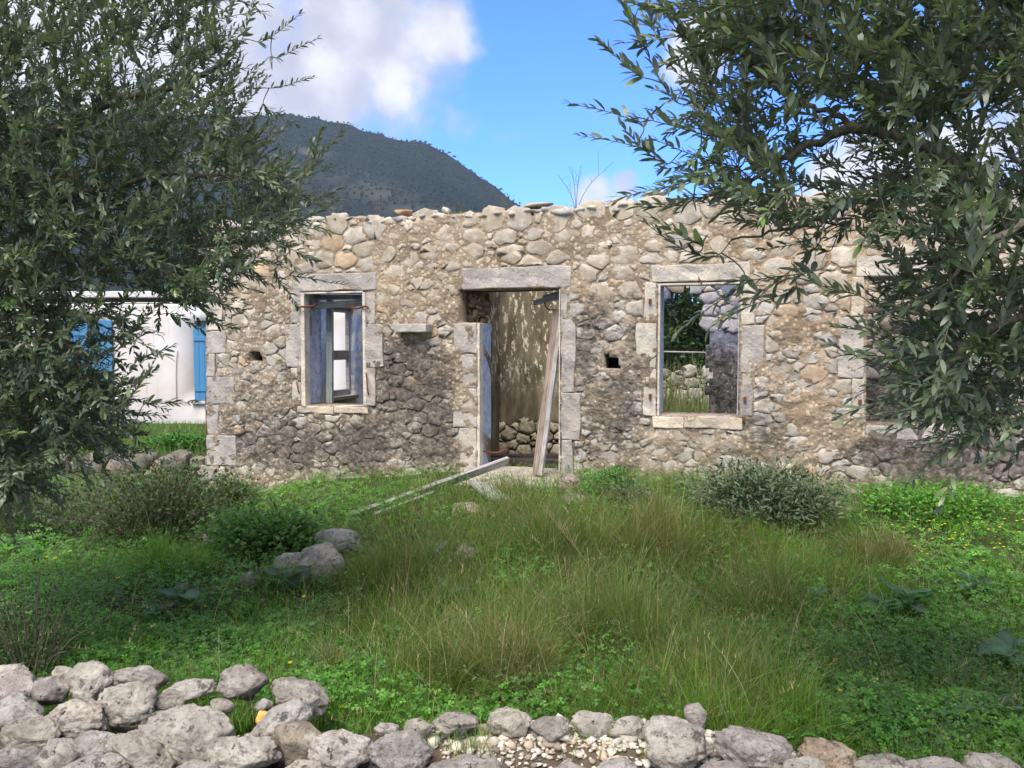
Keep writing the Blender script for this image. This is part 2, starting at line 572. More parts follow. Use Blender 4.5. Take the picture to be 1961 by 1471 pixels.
def m_blueplaster(n, b, m):
    # blue limewash flaking to cream coats and to dark mould
    P = pos(n)
    a = n.noise(P, 3.4, 6, .62)
    col = n.mix(n.ss(n.noise(P, 9, 5), .35, .7), (.27, .35, .52), (.48, .54, .66))
    pale = n.ss(n.noise(n.vmath('ADD', P, (2.2, 6, 3)), 2.6, 5, .6), .50, .56)
    col = n.mix(pale, col, (.64, .66, .69))
    flake = n.ss(n.noise(n.vmath('ADD', P, (7, 1, 4.4)), 2.0, 5, .58), .545, .565)
    col = n.mix(flake, col, (.56, .50, .40))
    strk = n.noise(n.scale(P, (9, 9, .9)), 2.2, 5, .65)
    col = n.mix(n.math('MULTIPLY', n.ss(strk, .60, .72), .75), col, (.14, .14, .12))
    n.put(b.inputs['Base Color'], col)
    bump(n, b, n.math('ADD', n.math('MULTIPLY', flake, -.6), n.math('MULTIPLY', n.noise(P, 50, 4), .25)), .8, .006)
material('blue_plaster', m_blueplaster)
def m_bluereveal(n, b, m):
    P = pos(n)
    col = n.mix(n.ss(n.noise(P, 14, 5, .65), .38, .65), (.30, .37, .54), (.52, .56, .66))
    col = n.mix(n.math('MULTIPLY', n.ss(n.noise(P, 25, 5, .65), .58, .68), .7), col, (.20, .20, .19))
    n.put(b.inputs['Base Color'], col)
    bump(n, b, n.noise(P, 40, 5, .65), .7, .006)
material('blue_reveal', m_bluereveal)
def m_mouldplaster(n, b, m):
    # cream plaster overgrown olive-brown, with torn pale patches
    P = pos(n)
    st = n.noise(n.scale(P, (3.2, 3.2, .8)), 2.4, 7, .66)
    col = n.mix(n.ss(st, .36, .64), (.080, .066, .040), (.185, .155, .102))
    g = n.noise(n.scale(n.vmath('ADD', P, (3, 5, 2)), (1.7, 1.7, .75)), 9.0, 9, .70)
    pale = n.ss(g, .535, .57)
    zz = n.new('ShaderNodeSeparateXYZ'); n.l.new(P, zz.inputs[0])
    band = n.ss(zz.outputs[2], .75, 1.35)
    pale = n.math('MULTIPLY', pale, band)
    col = n.mix(n.math('MULTIPLY', pale, .9), col, n.mix(n.noise(P, 18, 4), (.40, .37, .28), (.70, .66, .55)))
    spk = n.ss(n.noise(P, 55, 4, .6), .60, .68)
    col = n.mix(n.math('MULTIPLY', spk, .4), col, (.03, .028, .02))
    n.put(b.inputs['Base Color'], col)
    bump(n, b, n.math('ADD', n.math('MULTIPLY', pale, .8), n.math('MULTIPLY', n.noise(P, 35, 5, .65), .4)), .9, .008)
material('mould_plaster', m_mouldplaster)
def m_soot(n, b, m):
    P = pos(n)
    k = n.noise(P, 12, 7, .7)
    col = n.mix(n.ss(k, .40, .62), (.026, .024, .024), (.105, .098, .098))
    col = n.mix(n.math('MULTIPLY', n.ss(n.noise(n.vmath('ADD', P, (3, 3, 3)), 17, 6, .65), .58, .68), .8), col, (.38, .36, .32))
    zz = n.new('ShaderNodeSeparateXYZ'); n.l.new(P, zz.inputs[0])
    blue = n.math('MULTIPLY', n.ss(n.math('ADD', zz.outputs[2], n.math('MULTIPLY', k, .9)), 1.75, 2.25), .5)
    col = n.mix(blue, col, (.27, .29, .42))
    n.put(b.inputs['Base Color'], col)
    bump(n, b, n.noise(P, 22, 6, .7), 1.0, .02)
material('sooty_plaster', m_soot)
def m_white(n, b, m):
    P = pos(n)
    z = n.new('ShaderNodeSeparateXYZ'); n.l.new(P, z.inputs[0])
    col = n.mix(n.ss(n.noise(P, .9, 5, .6), .42, .68), (.66, .65, .66), (.60, .55, .51))
    low = n.ss(n.math('ADD', z.outputs[2], n.math('MULTIPLY', n.noise(P, 3, 4), .9)), 1.5, .5)
    col = n.mix(n.math('MULTIPLY', low, .45), col, (.42, .38, .35))
    sp = n.ss(n.noise(n.scale(P, (6, 6, .5)), 1.5, 6, .65), .56, .70)
    col = n.mix(n.math('MULTIPLY', sp, .5), col, (.40, .34, .28))
    n.put(b.inputs['Base Color'], col)
    bump(n, b, n.noise(P, 30, 4), .3, .005)
material('whitewash', m_white)

def m_ground(n, b, m):
    P = pos(n)
    a = n.noise(P, 1.4, 6, .6)
    c = n.noise(P, 14, 6, .65)
    col = n.mix(n.ss(a, .38, .62), (.040, .060, .018), (.070, .058, .034))
    col = n.mix(n.ss(c, .45, .68), col, (.030, .045, .015))
    n.put(b.inputs['Base Color'], col)
    bump(n, b, c, .9, .03)
material('earth', m_ground)
def m_hill(n, b, m):
    P = pos(n)
    a = n.noise(P, .014, 7, .62)
    c = n.noise(n.scale(P, (1, 1, 1)), .05, 5, .6)
    col = n.mix(n.ss(c, .4, .65), (.006, .011, .0125), (.011, .018, .018))  # darkened base: the cloud shadow over the slope is put into the colour
    pale = n.math('MULTIPLY', n.attr('scree', 'Fac'), n.ss(a, .40, .58))
    col = n.mix(pale, col, (.095, .09, .075))
    n.put(b.inputs['Base Color'], col)
    b.inputs['Specular IOR Level'].default_value = 0.0
material('hill_cover', m_hill)
material('hill_tree', lambda n, b, m: (n.put(b.inputs['Base Color'], n.attr('col')), n.put(b.inputs['Specular IOR Level'], 0.0)))
# ------------------------------------------------------------------ terrain
TH = math.atan(1 / 3.23)
CT, ST = math.cos(TH), math.sin(TH)
HO = np.array([0.0, 8.04, 0.0])
def to_local(P):
    r = np.asarray(P, float) - HO
    return np.stack([r[..., 0] * CT - r[..., 1] * ST, r[..., 0] * ST + r[..., 1] * CT, r[..., 2]], -1)
def to_world(L):
    L = np.asarray(L, float)
    return np.stack([L[..., 0] * CT + L[..., 1] * ST, -L[..., 0] * ST + L[..., 1] * CT, L[..., 2]], -1) + HO
CAML = to_local(CAM)
def hpt(px, py, y=0.0):
    """pixel -> (u, z) on the house's own plane y (y = depth into the house)"""
    d = ray(px, py)
    dl = np.array([d[0] * CT - d[1] * ST, d[0] * ST + d[1] * CT, d[2]])
    p = CAML + dl * ((y - CAML[1]) / dl[1])
    return p[0], p[2]
def hside(px, py, u):
    d = ray(px, py)
    dl = np.array([d[0] * CT - d[1] * ST, d[0] * ST + d[1] * CT, d[2]])
    p = CAML + dl * ((u - CAML[0]) / dl[0])
    return p[1], p[2]
def proj(P):
    """world points -> pixels"""
    r = np.asarray(P, float) - CAM
    c, s = math.cos(PITCH), math.sin(PITCH)
    f = r[:, 1] * c - r[:, 2] * s
    u = r[:, 1] * s + r[:, 2] * c
    f = np.where(f < 0.05, 0.05, f)
    return CX + F * r[:, 0] / f, CY - F * u / f

def gz(x, y):
    x, y = np.asarray(x, float), np.asarray(y, float)
    lvl = -0.13 + 0.36 * sstep(x, -3.3, -0.4)
    z = lvl * sstep(y, 4.2, 7.2)
    z = np.where((x < -3.6) & (y > 10.3), 0.04, z)
    lu = x * CT - (y - HO[1]) * ST; lv = x * ST + (y - HO[1]) * CT
    z = np.where((lu > -3.7) & (lu < 6.2) & (lv > .50) & (lv < 4.9), -0.10, z)
    hump = 0.10 * np.exp(-((x - 0.8) / 1.6) ** 2 - ((y - 5.6) / 1.2) ** 2)
    q = np.stack([x.ravel(), y.ravel(), np.zeros(x.size)], -1)
    n = fbm(q, 0.9, 3, 5).reshape(x.shape) * 0.045
    z = z + (hump + n) * sstep(y, 2.6, 3.4) * (1 - sstep(np.hypot(x, y), 30, 60))
    return z - 0.12 * (1 - sstep(y, 2.1, 2.9))
xs = np.concatenate([[-2300, -1200, -500, -200, -80, -40, -25, -16], np.arange(-12, 12.01, 0.16), [16, 25, 40, 80, 200, 500, 1200, 2300]])
ys = np.concatenate([[-50, -20, -8, -3, 0, 1], np.arange(1.6, 15, 0.16), [16, 18, 21, 25, 32, 45, 70, 120, 250, 500, 1000, 2300]])
GX, GY = np.meshgrid(xs, ys)
GV = np.stack([GX.ravel(), GY.ravel(), gz(GX, GY).ravel()], -1)
nx, ny = len(xs), len(ys)
ii = (np.arange(ny - 1)[:, None] * nx + np.arange(nx - 1)[None, :]).ravel()
GF = np.stack([ii, ii + 1, ii + nx + 1, ii + nx], -1)
add('ground', mesh_np('ground', GV, GF, smooth=True), MATS['earth'], kind='structure')

# the mountain
HD = 1200.0
ridge_px = np.array([[-1500, 330], [-700, 262], [-300, 236], [100, 224], [300, 226], [450, 232], [540, 225], [620, 233], [665, 242], [720, 262], [770, 276], [812, 280], [860, 299], [900, 328], [940, 358], [1000, 402], [1060, 446], [1140, 500], [1250, 560], [1400, 620], [1600, 652], [2000, 660]], float)
hx = np.arange(-2000, 960, 9.0)
hy = np.concatenate([np.arange(420, 1320, 11.0), [1400, 1600, 1900, 2200]])
HX, HY = np.meshgrid(hx, hy)
pxs = CX + HX / HD * F
rz = (HOR - np.interp(pxs, ridge_px[:, 0], ridge_px[:, 1])) / F * HD + 1.6
t = np.clip((HY - 430) / (HD - 430), 0, 1)
prof = np.where(HY <= HD, 0.25 * t + 0.75 * t ** 1.35, 1 - 0.55 * ((HY - HD) / 1000) ** 1.2)
q = np.stack([HX.ravel(), HY.ravel(), np.zeros(HX.size)], -1)
rel = (fbm(q, 1 / 190.0, 4, 71) * 26 * (4 * t * (1 - t)).ravel()).reshape(HX.shape)
small = fbm(q, 1 / 26.0, 3, 77).reshape(HX.shape) * 2.6
HZ = np.maximum(rz * prof + rel * np.clip(rz / 120, 0, 1) + small * np.clip(rz / 60, 0, 1), -0.5) - 0.6
hpx, hpy = proj(np.stack([HX.ravel(), HY.ravel(), HZ.ravel()], -1))
sc_ = np.zeros(HX.size)
for (a, b, sa, sb, amp) in [(545, 295, 70, 10, 1.1), (500, 318, 60, 8, 1.0), (660, 345, 60, 16, .55), (730, 372, 60, 16, .45), (800, 402, 70, 8, .6), (430, 330, 60, 20, .8), (350, 300, 60, 14, .7)]:
    sc_ += amp * np.exp(-((hpx - a) / sa) ** 2 - ((hpy - b) / sb) ** 2)
sc_ = np.clip(sc_, 0, 1)
nx, ny = len(hx), len(hy)
ii = (np.arange(ny - 1)[:, None] * nx + np.arange(nx - 1)[None, :]).ravel()
add('mountain', mesh_np('mountain', np.stack([HX.ravel(), HY.ravel(), HZ.ravel()], -1), np.stack([ii, ii + 1, ii + nx + 1, ii + nx], -1), {'scree': sc_}, True), MATS['hill_cover'], kind='structure')
# maquis on its slope, one mass
vis = np.where((HY.ravel() > 520) & (HY.ravel() < 1206) & (hpx > -500) & (hpx < 1070) & (hpy < 450) & (sc_ < .45))[0]
pick = RNG.choice(vis, 22000)
acc = Acc()
iv, iff = ico(1)
px_ = HX.ravel()[pick] + RNG.uniform(-6, 6, len(pick)); py_ = HY.ravel()[pick] + RNG.uniform(-6, 6, len(pick)); pz_ = HZ.ravel()[pick]
rr = RNG.uniform(.7, 1.9, len(pick))
V = iv[None] * np.stack([rr, rr, rr * RNG.uniform(.7, 1.25, len(pick))], -1)[:, None, :] * RNG.uniform(.75, 1.2, (len(pick), len(iv), 1))
V = V + np.stack([px_, py_, pz_ + rr * .35], -1)[:, None, :]
cl = np.array([.009, .016, .017])[None] * RNG.uniform(.85, 1.22, (len(pick), 1)) + np.array([.004, .005, .002])[None] * RNG.uniform(0, 1.2, (len(pick), 1))  # scrub colour holds the same painted cloud shadow as the slope
Fi = (iff[None] + (np.arange(len(pick)) * len(iv))[:, None, None]).reshape(-1, 3)
add('hillside_wood', mesh_np('hillside_wood', V.reshape(-1, 3), Fi, {'col': np.repeat(cl, len(iv), 0)}, True), MATS['hill_tree'], kind='stuff')

# haze
hb = bpy.data.meshes.new('haze')
bm = bmesh.new()
bmesh.ops.create_cube(bm, size=1.0)
for v in bm.verts:
    v.co = Vector((v.co.x * 4800, -70 if v.co.y < 0 else 2420, -1.8 if v.co.z < 0 else 420))
bm.to_mesh(hb); bm.free()
hm = bpy.data.materials.new('haze_air')
hm.use_nodes = True
hm.node_tree.nodes.clear()
ho = hm.node_tree.nodes.new('ShaderNodeOutputMaterial')
hv = hm.node_tree.nodes.new('ShaderNodeVolumePrincipled')
hv.inputs['Color'].default_value = (.62, .80, 1.0, 1)
hv.inputs['Density'].default_value = 0.00014
hm.node_tree.links.new(hv.outputs[0], ho.inputs['Volume'])
add('haze', hb, hm, kind='stuff')

# ------------------------------------------------------------------ the ruined house
house = empty('ruined_house', HO, -TH)
tag(house, 'roofless ruined stone house with an empty doorway and empty window openings', 'house')

STAINS = [(520, 850, 90, 60, .42), (470, 745, 55, 60, .30), (625, 860, 95, 45, .42), (700, 850, 45, 80, .45), (795, 750, 75, 100, .60), (735, 700, 40, 60, .40),
          (835, 850, 50, 60, .45), (1000, 470, 110, 22, .30), (1130, 600, 40, 60, .50), (1125, 700, 40, 80, .30), (1200, 790, 50, 70, .42), (1150, 860, 60, 40, .30),
          (1225, 650, 25, 60, .35), (1460, 830, 60, 60, .40), (1490, 760, 40, 50, .22), (1830, 890, 190, 45, .72), (1690, 860, 60, 30, .40), (1700, 780, 60, 60, .4), (1910, 800, 80, 90, .5), (560, 700, 30, 90, .25)]
def stain_at(u, z):
    """dark growth on the front wall, by the place where it grows"""
    P = to_world(np.stack([u, np.zeros_like(u), z], -1))
    a, b = proj(P)
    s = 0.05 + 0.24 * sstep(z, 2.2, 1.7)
    for (x, y, sx, sy, amp) in STAINS:
        s = s + amp * .95 * np.exp(-((a - x) / sx) ** 2 - ((b - y) / sy) ** 2)
    clear = 0.45 * np.exp(-((a - 1560) / 70) ** 2 - ((b - 690) / 150) ** 2) + .3 * np.exp(-((a - 1330) / 80) ** 2 - ((b - 850) / 30) ** 2) + .3 * np.exp(-((a - 640) / 50) ** 2 - ((b - 800) / 20) ** 2) + .25 * np.exp(-((a - 520) / 110) ** 2 - ((b - 920) / 18) ** 2)
    return np.clip(s - clear, 0, 1.0)

# openings (u0, u1, z0, z1) of the front wall, y = depth into the house
def rect(x0, y0, x1, y1, y=0.0):
    a, b = hpt(x0, y1, y), hpt(x1, y0, y)
    xm = hpt((x0 + x1) / 2, y0, y)[1], hpt((x0 + x1) / 2, y1, y)[1]
    return (a[0], b[0], xm[1], xm[0])
W1 = rect(578, 558, 701, 778)
DR = rect(914, 553, 1074, 912)
W2 = rect(1258, 541, 1417, 797)
W3 = rect(1657, 530, 1838, 815)
GAP = rect(880, 555, 915, 618)
PUT1 = rect(483, 674, 500, 691)
PUT2 = rect(1158, 685, 1185, 706)
UL, UR = hpt(396, 700)[0], 6.2
WALL_T = 0.42
top_px = [(396, 436), (470, 432), (560, 428), (610, 424), (650, 416), (700, 420), (760, 416), (850, 411), (930, 409), (1000, 404), (1090, 399), (1150, 394), (1210, 388), (1250, 386), (1300, 388), (1400, 384), (1550, 379), (1700, 374), (1961, 366)]
tu = np.array([hpt(a, b)[0] for a, b in top_px]); tz = np.array([hpt(a, b)[1] for a, b in top_px])
def ztop(u):
    return np.interp(u, tu, tz)

def snap_lines(lo, hi, step, cuts):
    g = np.arange(lo, hi + step * .5, step)
    for c in cuts:
        if lo < c < hi:
            g[np.argmin(abs(g - c))] = c
    return np.unique(g)
def grid_wall(us, zs, hole, front, thick, mapf=None):
    """front: array (nz, nu) of y; hole: bool (nz-1, nu-1). Closed slab with open holes."""
    nu, nz = len(us), len(zs)
    U, Z = np.meshgrid(us, zs)
    v = np.concatenate([np.stack([U.ravel(), front.ravel(), Z.ravel()], -1), np.stack([U.ravel(), np.full(U.size, thick), Z.ravel()], -1)])
    B = nu * nz
    solid = ~hole
    fs = []
    jj, kk = np.where(solid)
    i0 = jj * nu + kk
    fs.append(np.stack([i0, i0 + 1, i0 + nu + 1, i0 + nu], -1))
    fs.append(np.stack([i0 + nu, i0 + nu + 1, i0 + 1, i0], -1) + B)
    pad = np.zeros((nz + 1, nu + 1), bool)
    pad[1:-1, 1:-1] = solid
    # vertical edges
    for j in range(1, nz):
        d = pad[j, 1:].astype(int) - pad[j, :-1].astype(int)
        for k in np.where(d != 0)[0]:
            a, b = (j - 1) * nu + k, j * nu + k
            fs.append(np.array([[a, b, b + B, a + B]]) if d[k] > 0 else np.array([[b, a, a + B, b + B]]))
    for k in range(1, nu):
        d = pad[1:, k].astype(int) - pad[:-1, k].astype(int)
        for j in np.where(d != 0)[0]:
            a, b = j * nu + k - 1, j * nu + k
            fs.append(np.array([[b, a, a + B, b + B]]) if d[j] > 0 else np.array([[a, b, b + B, a + B]]))
    F4 = np.concatenate(fs)
    used = np.unique(F4)
    m = np.full(len(v), -1); m[used] = np.arange(len(used))
    return v[used], m[F4]
def in_rect(u, z, r, e=0.0):
    return (u > r[0] - e) & (u < r[1] + e) & (z > r[2] - e) & (z < r[3] + e)

OPEN = [W1, DR, W2, W3]
us = snap_lines(UL, UR, 0.03, [c for r in OPEN + [GAP, PUT1, PUT2] for c in r[:2]])
zs = snap_lines(-0.45, 3.25, 0.03, [c for r in OPEN + [GAP, PUT1, PUT2] for c in r[2:]])
U, Z = np.meshgrid(us, zs)
uc, zc = (us[1:] + us[:-1]) / 2, (zs[1:] + zs[:-1]) / 2
UC, ZC = np.meshgrid(uc, zc)
hole = ZC > ztop(UC) - 0.02 + 0.03 * vnoise(p3(UC.ravel(), 0.0), 6, 3).reshape(UC.shape)
for r in OPEN + [GAP]:
    hole |= in_rect(UC, ZC, r)
nz1 = 0.02 * vnoise(p3(UC.ravel() * 14, ZC.ravel() * 14), 1, 8).reshape(UC.shape)
for r in (PUT1, PUT2):
    hole |= in_rect(UC, ZC, r, 0.0) | (in_rect(UC + nz1, ZC + nz1, r, .012))
q = p3(U.ravel(), Z.ravel(), 0.0)
upper = sstep(Z.ravel(), 1.9, 2.4)
front = fbm(q, 2.2, 3, 3) * (0.012 - .006 * upper) + fbm(q * [1, 1.3, 1], 13, 3, 9) * (0.013 - 0.0085 * upper) - (1 - upper) * (.004 + .016 * np.clip(fbm(q, 6.5, 3, 41), -.3, 1))
front = front.reshape(U.shape)
v, f = grid_wall(us, zs, hole, front, WALL_T)
rgt = np.exp(-((proj(to_world(v * [1, 0, 1]))[0] - 1560) / 110) ** 2)
mt = np.array([.335, .275, .205])[None] * (1 - .5 * rgt[:, None]) + np.array([.47, .33, .19])[None] * (.5 * rgt[:, None])
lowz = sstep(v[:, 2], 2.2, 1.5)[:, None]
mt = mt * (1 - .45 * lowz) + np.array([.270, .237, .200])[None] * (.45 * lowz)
mt = mt * (1 + .22 * fbm(v, 2.7, 3, 51))[:, None]
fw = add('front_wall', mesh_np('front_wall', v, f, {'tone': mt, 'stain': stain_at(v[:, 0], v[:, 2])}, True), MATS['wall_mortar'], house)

# dressed blocks round the openings: (name, px rect, tone)
GREY, PALE, CREAM = (.40, .375, .355), (.54, .50, .44), (.56, .49, .40)
BLOCKS = []
def blk(name, x0, y0, x1, y1, tone, proud=.03, deep=.20, label=None, rough=.012, bev=.011):
    proud = proud * .45
    r = rect(x0, y0, x1, y1)
    BLOCKS.append((name, r, tone, proud, deep, label, rough, bev))
blk('lintel', 563, 524, 722, 557, GREY, .034)
blk('lintel', 884, 511, 1094, 552, GREY, .036)
blk('lintel', 1248, 505, 1437, 539, PALE, .034)
blk('lintel', 1640, 490, 1850, 528, PALE, .034)
for (x0, y0, x1, y1, t) in [(557, 559, 577, 620, GREY), (549, 621, 577, 703, GREY), (560, 704, 577, 777, PALE),
                            (702, 559, 719, 620, GREY), (702, 621, 733, 703, GREY), (702, 704, 719, 777, GREY),
                            (868, 619, 913, 676, GREY), (881, 677, 913, 742, GREY), (869, 743, 913, 818, GREY), (880, 819, 913, 911, PALE),
                            (1075, 554, 1088, 611, GREY), (1075, 612, 1102, 752, GREY), (1075, 753, 1112, 842, GREY), (1075, 843, 1098, 908, GREY),
                            (1234, 541, 1257, 618, PALE), (1217, 619, 1257, 706, PALE), (1231, 707, 1257, 796, PALE),
                            (1418, 541, 1445, 622, PALE), (1418, 623, 1465, 714, GREY), (1418, 715, 1442, 796, GREY),
                            (1629, 530, 1656, 606, CREAM), (1604, 607, 1656, 724, GREY), (1631, 725, 1656, 800, PALE), (1628, 801, 1656, 832, CREAM),
                            (1839, 530, 1868, 640, PALE), (1839, 641, 1880, 730, GREY), (1839, 731, 1868, 812, PALE)]:
    blk('jamb_stone', x0, y0, x1, y1, t, .026 + RNG.uniform(0, .008), .22)
blk('window_sill', 570, 779, 640, 792, CREAM, .040); blk('window_sill', 641, 779, 706, 792, CREAM, .043)
blk('window_sill', 1250, 798, 1310, 820, CREAM, .050); blk('window_sill', 1311, 798, 1422, 821, CREAM, .046)
blk('window_sill', 1656, 816, 1760, 842, GREY, .045); blk('window_sill', 1761, 816, 1850, 842, GREY, .042)
for (x0, y0, x1, y1, t) in [(397, 634, 433, 676, GREY), (397, 677, 413, 721, GREY), (397, 722, 449, 774, GREY), (397, 775, 419, 833, GREY), (397, 834, 452, 892, GREY),
                            (397, 556, 425, 633, PALE), (397, 500, 446, 555, PALE)]:
    blk('quoin', x0, y0, x1, y1, t, .030 + RNG.uniform(0, .006), .30)
ORECT = [b[1] for b in BLOCKS] + OPEN + [GAP, (PUT1[0] - .015, PUT1[1] + .015, PUT1[2] - .015, PUT1[3] + .015), (PUT2[0] - .015, PUT2[1] + .015, PUT2[2] - .015, PUT2[3] + .015)]
for i, (name, r, tone, proud, deep, label, rough, bev) in enumerate(BLOCKS):
    e = .0008
    tn = np.array(tone) * RNG.uniform(.92, 1.08)
    me = block_mesh(name, r[0] + e, r[1] - e, -proud, deep, r[2] + e, r[3] - e, bev, rough, .10, i * 7, {'tone': tn})
    o = add(name, me, MATS['dressed_stone'], house)
# thin pale mouldings along the inner edge of the frames
def bar(name, x0, y0, x1, y1, m, ya, yb, parent=house, tone=(.62, .57, .50), y=0.0, bev=.004, rough=.0015):
    r = rect(x0, y0, x1, y1, y)
    return add(name, block_mesh(name, r[0], r[1], ya, yb, r[2], r[3], bev, rough, .2, int(x0), {'tone': tone}), m, parent)
for (x0, y0, x1, y1) in [(578.5, 560, 583, 777), (696.5, 560, 700.5, 777), (583.5, 558.5, 696, 562),
                         (914.5, 619, 919, 909), (1070, 554, 1073.5, 909),
                         (1258.5, 546, 1265, 796), (1412, 546, 1416.5, 796), (1258.5, 541.5, 1416.5, 545.5)]:
    bar('frame_moulding', x0, y0, x1, y1, MATS['dressed_stone'], -.012, .10)

# ---- rubble stones of a wall face: power diagram of random sites, every cell a worn polygon
def stone_cells(u0, u1, z0, z1, rad, inside, rects, rng, darts=16000, aspect=.74, gapf=None):
    s = np.stack([rng.uniform(u0, u1, darts) * aspect, rng.uniform(z0, z1, darts)], -1)
    uz = s / [aspect, 1]
    ok = inside(uz[:, 0], uz[:, 1])
    for r in rects:
        ok &= ~in_rect(uz[:, 0], uz[:, 1], r, .012)
    s = s[ok]
    rr = rad(s[:, 0] / aspect, s[:, 1]) * rng.choice([1.0, .8, .62, .48, .36], len(s), p=[.18, .18, .22, .22, .20]) * rng.uniform(.9, 1.1, len(s))
    o = np.argsort(-rr)
    s, rr = s[o], rr[o]
    P = np.zeros((len(s), 2)); Q = np.zeros(len(s)); n = 0
    for a, b in zip(s, rr):
        if n == 0 or (np.hypot(*(P[:n] - a).T) > .82 * (Q[:n] + b)).all():
            P[n] = a; Q[n] = b; n += 1
    P, Q = P[:n], Q[:n]
    cells = []
    for i in range(n):
        R0 = Q[i] * 1.75
        ang = np.linspace(0, 2 * math.pi, 9)[:-1] + .2
        poly = [(P[i, 0] + R0 * math.cos(t), P[i, 1] + R0 * math.sin(t)) for t in ang]
        d = P - P[i]
        dist = np.hypot(d[:, 0], d[:, 1])
        nb = np.where((dist < R0 + Q + .12) & (dist > 0))[0]
        for j in nb:
            h = (dist[j] ** 2 + Q[i] ** 2 - Q[j] ** 2) / 2
            out = []
            m = len(poly)
            val = [(x - P[i, 0]) * d[j, 0] + (y - P[i, 1]) * d[j, 1] - h for x, y in poly]
            if max(val) <= 0:
                continue
            for k in range(m):
                a, b = poly[k], poly[(k + 1) % m]
                va, vb = val[k], val[(k + 1) % m]
                if va <= 0:
                    out.append(a)
                if (va < 0) != (vb < 0) and va != vb:
                    t = va / (va - vb)
                    out.append((a[0] + t * (b[0] - a[0]), a[1] + t * (b[1] - a[1])))
            poly = out
            if len(poly) < 3:
                break
        if len(poly) < 3:
            continue
        poly = np.array(poly) / [aspect, 1]
        c = P[i] / [aspect, 1]
        for r in rects:
            g = .008
            if (poly[:, 0].max() > r[0] - g) and (poly[:, 0].min() < r[1] + g) and (poly[:, 1].max() > r[2] - g) and (poly[:, 1].min() < r[3] + g):
                m = [r[0] - c[0], c[0] - r[1], r[2] - c[1], c[1] - r[3]]
                k = int(np.argmax(m))
                if k == 0: poly[:, 0] = np.minimum(poly[:, 0], r[0] - g)
                elif k == 1: poly[:, 0] = np.maximum(poly[:, 0], r[1] + g)
                elif k == 2: poly[:, 1] = np.minimum(poly[:, 1], r[2] - g)
                else: poly[:, 1] = np.maximum(poly[:, 1], r[3] + g)
        c = poly.mean(0)
        gap = gapf(c[0], c[1]) if gapf else .008
        rm = math.sqrt(abs(np.sum(poly[:, 0] * np.roll(poly[:, 1], -1) - np.roll(poly[:, 0], -1) * poly[:, 1])) / 2 / math.pi)
        if rm < .014:
            continue
        poly = c + (poly - c) * max(.55, 1 - gap / rm)
        # wear the corners, break the edges
        q = []
        m = len(poly)
        for k in range(m):
            a, b = poly[k], poly[(k + 1) % m]
            if np.hypot(*(b - a)) < .012:
                q.append((a + b) / 2)
                continue
            q.append(a + (b - a) * .09); q.append(a + (b - a) * .91)
            if np.hypot(*(b - a)) > .07:
                q.insert(-1, a + (b - a) * rng.uniform(.35, .65) + rng.normal(0, .008, 2))
        q = np.array(q)
        q = q + rng.normal(0, rm * .05, q.shape)
        cells.append((q, c, rm))
    return cells
def stone_piece(poly, c, rm, rng, prot, sink=.035):
    n = len(poly)
    ctr = poly.mean(0)
    tilt = rng.normal(0, .09, 2)
    def ring(s, y, jit):
        jit = abs(jit)
        p = ctr + (poly - ctr) * s
        yy = y + rng.normal(0, jit, n) + ((p - ctr) @ tilt) * .5 * (1 if y < 0 else 0)
        return np.stack([p[:, 0], yy, p[:, 1]], -1)
    v = np.concatenate([ring(1.03, sink, .0), ring(.985, -prot * .45, prot * .15), ring(.95, -prot * .92, prot * .22), ring(.45, -prot * 1.0 - .001, prot * .10), np.array([[ctr[0], -prot * rng.uniform(.98, 1.08) - .001, ctr[1]]])])
    k = np.arange(n); k2 = (k + 1) % n
    # seen from -y: outline counter-clockwise in (u, z)
    area = np.sum(poly[:, 0] * np.roll(poly[:, 1], -1) - np.roll(poly[:, 0], -1) * poly[:, 1])
    qs = [np.stack([k + r * n, k2 + r * n, k2 + (r + 1) * n, k + (r + 1) * n], -1) for r in range(3)]
    t3 = np.stack([k + 3 * n, k2 + 3 * n, np.full(n, 4 * n)], -1)
    if area < 0:
        qs = [x[:, ::-1] for x in qs]; t3 = t3[:, ::-1]
    return v, qs + [t3]

def rad_front(u, z):
    return np.where(z > 2.08, .096, np.where(z < .12, .080, .070)) + .0 * u
def inside_front(u, z):
    return (u > UL + .03) & (u < UR - .05) & (z > -.30) & (z < ztop(u) - .06)
def gap_front(u, z):
    return .013 if z > 2.0 else .008
cells = stone_cells(UL, UR, -.3, 3.1, rad_front, inside_front, ORECT, np.random.default_rng(5), 30000, .68, gap_front)
pc = proj(to_world(np.array([[c[1][0], 0, c[1][1]] for c in cells])))
inview = (pc[0] > 395) & (pc[0] < 1950) & (pc[1] < 950)
def stone_tone(u, z, px, py, rng):
    grey = np.clip(1.1 * math.exp(-((px - 1540) / 120) ** 2 - ((py - 680) / 130) ** 2) + .5 * math.exp(-((px - 1150) / 90) ** 2 - ((py - 700) / 160) ** 2) + .35 * (z < 2.0) + .15, 0, 1)
    g = np.array([.40, .385, .365]); cr = np.array([.49, .44, .36])
    k = np.clip(grey + rng.normal(0, .22), 0, 1)
    t = (cr * (1 - k) + g * k) * rng.uniform(.84, 1.14)
    if rng.random() < .06:
        t = t * [1.06, .88, .70]
    return t
srng = np.random.default_rng(9)
order = np.argsort([-c[2] * (1.0 if iv_ else .1) for c, iv_ in zip(cells, inview)])
FRONT_N = 235
small = Acc()
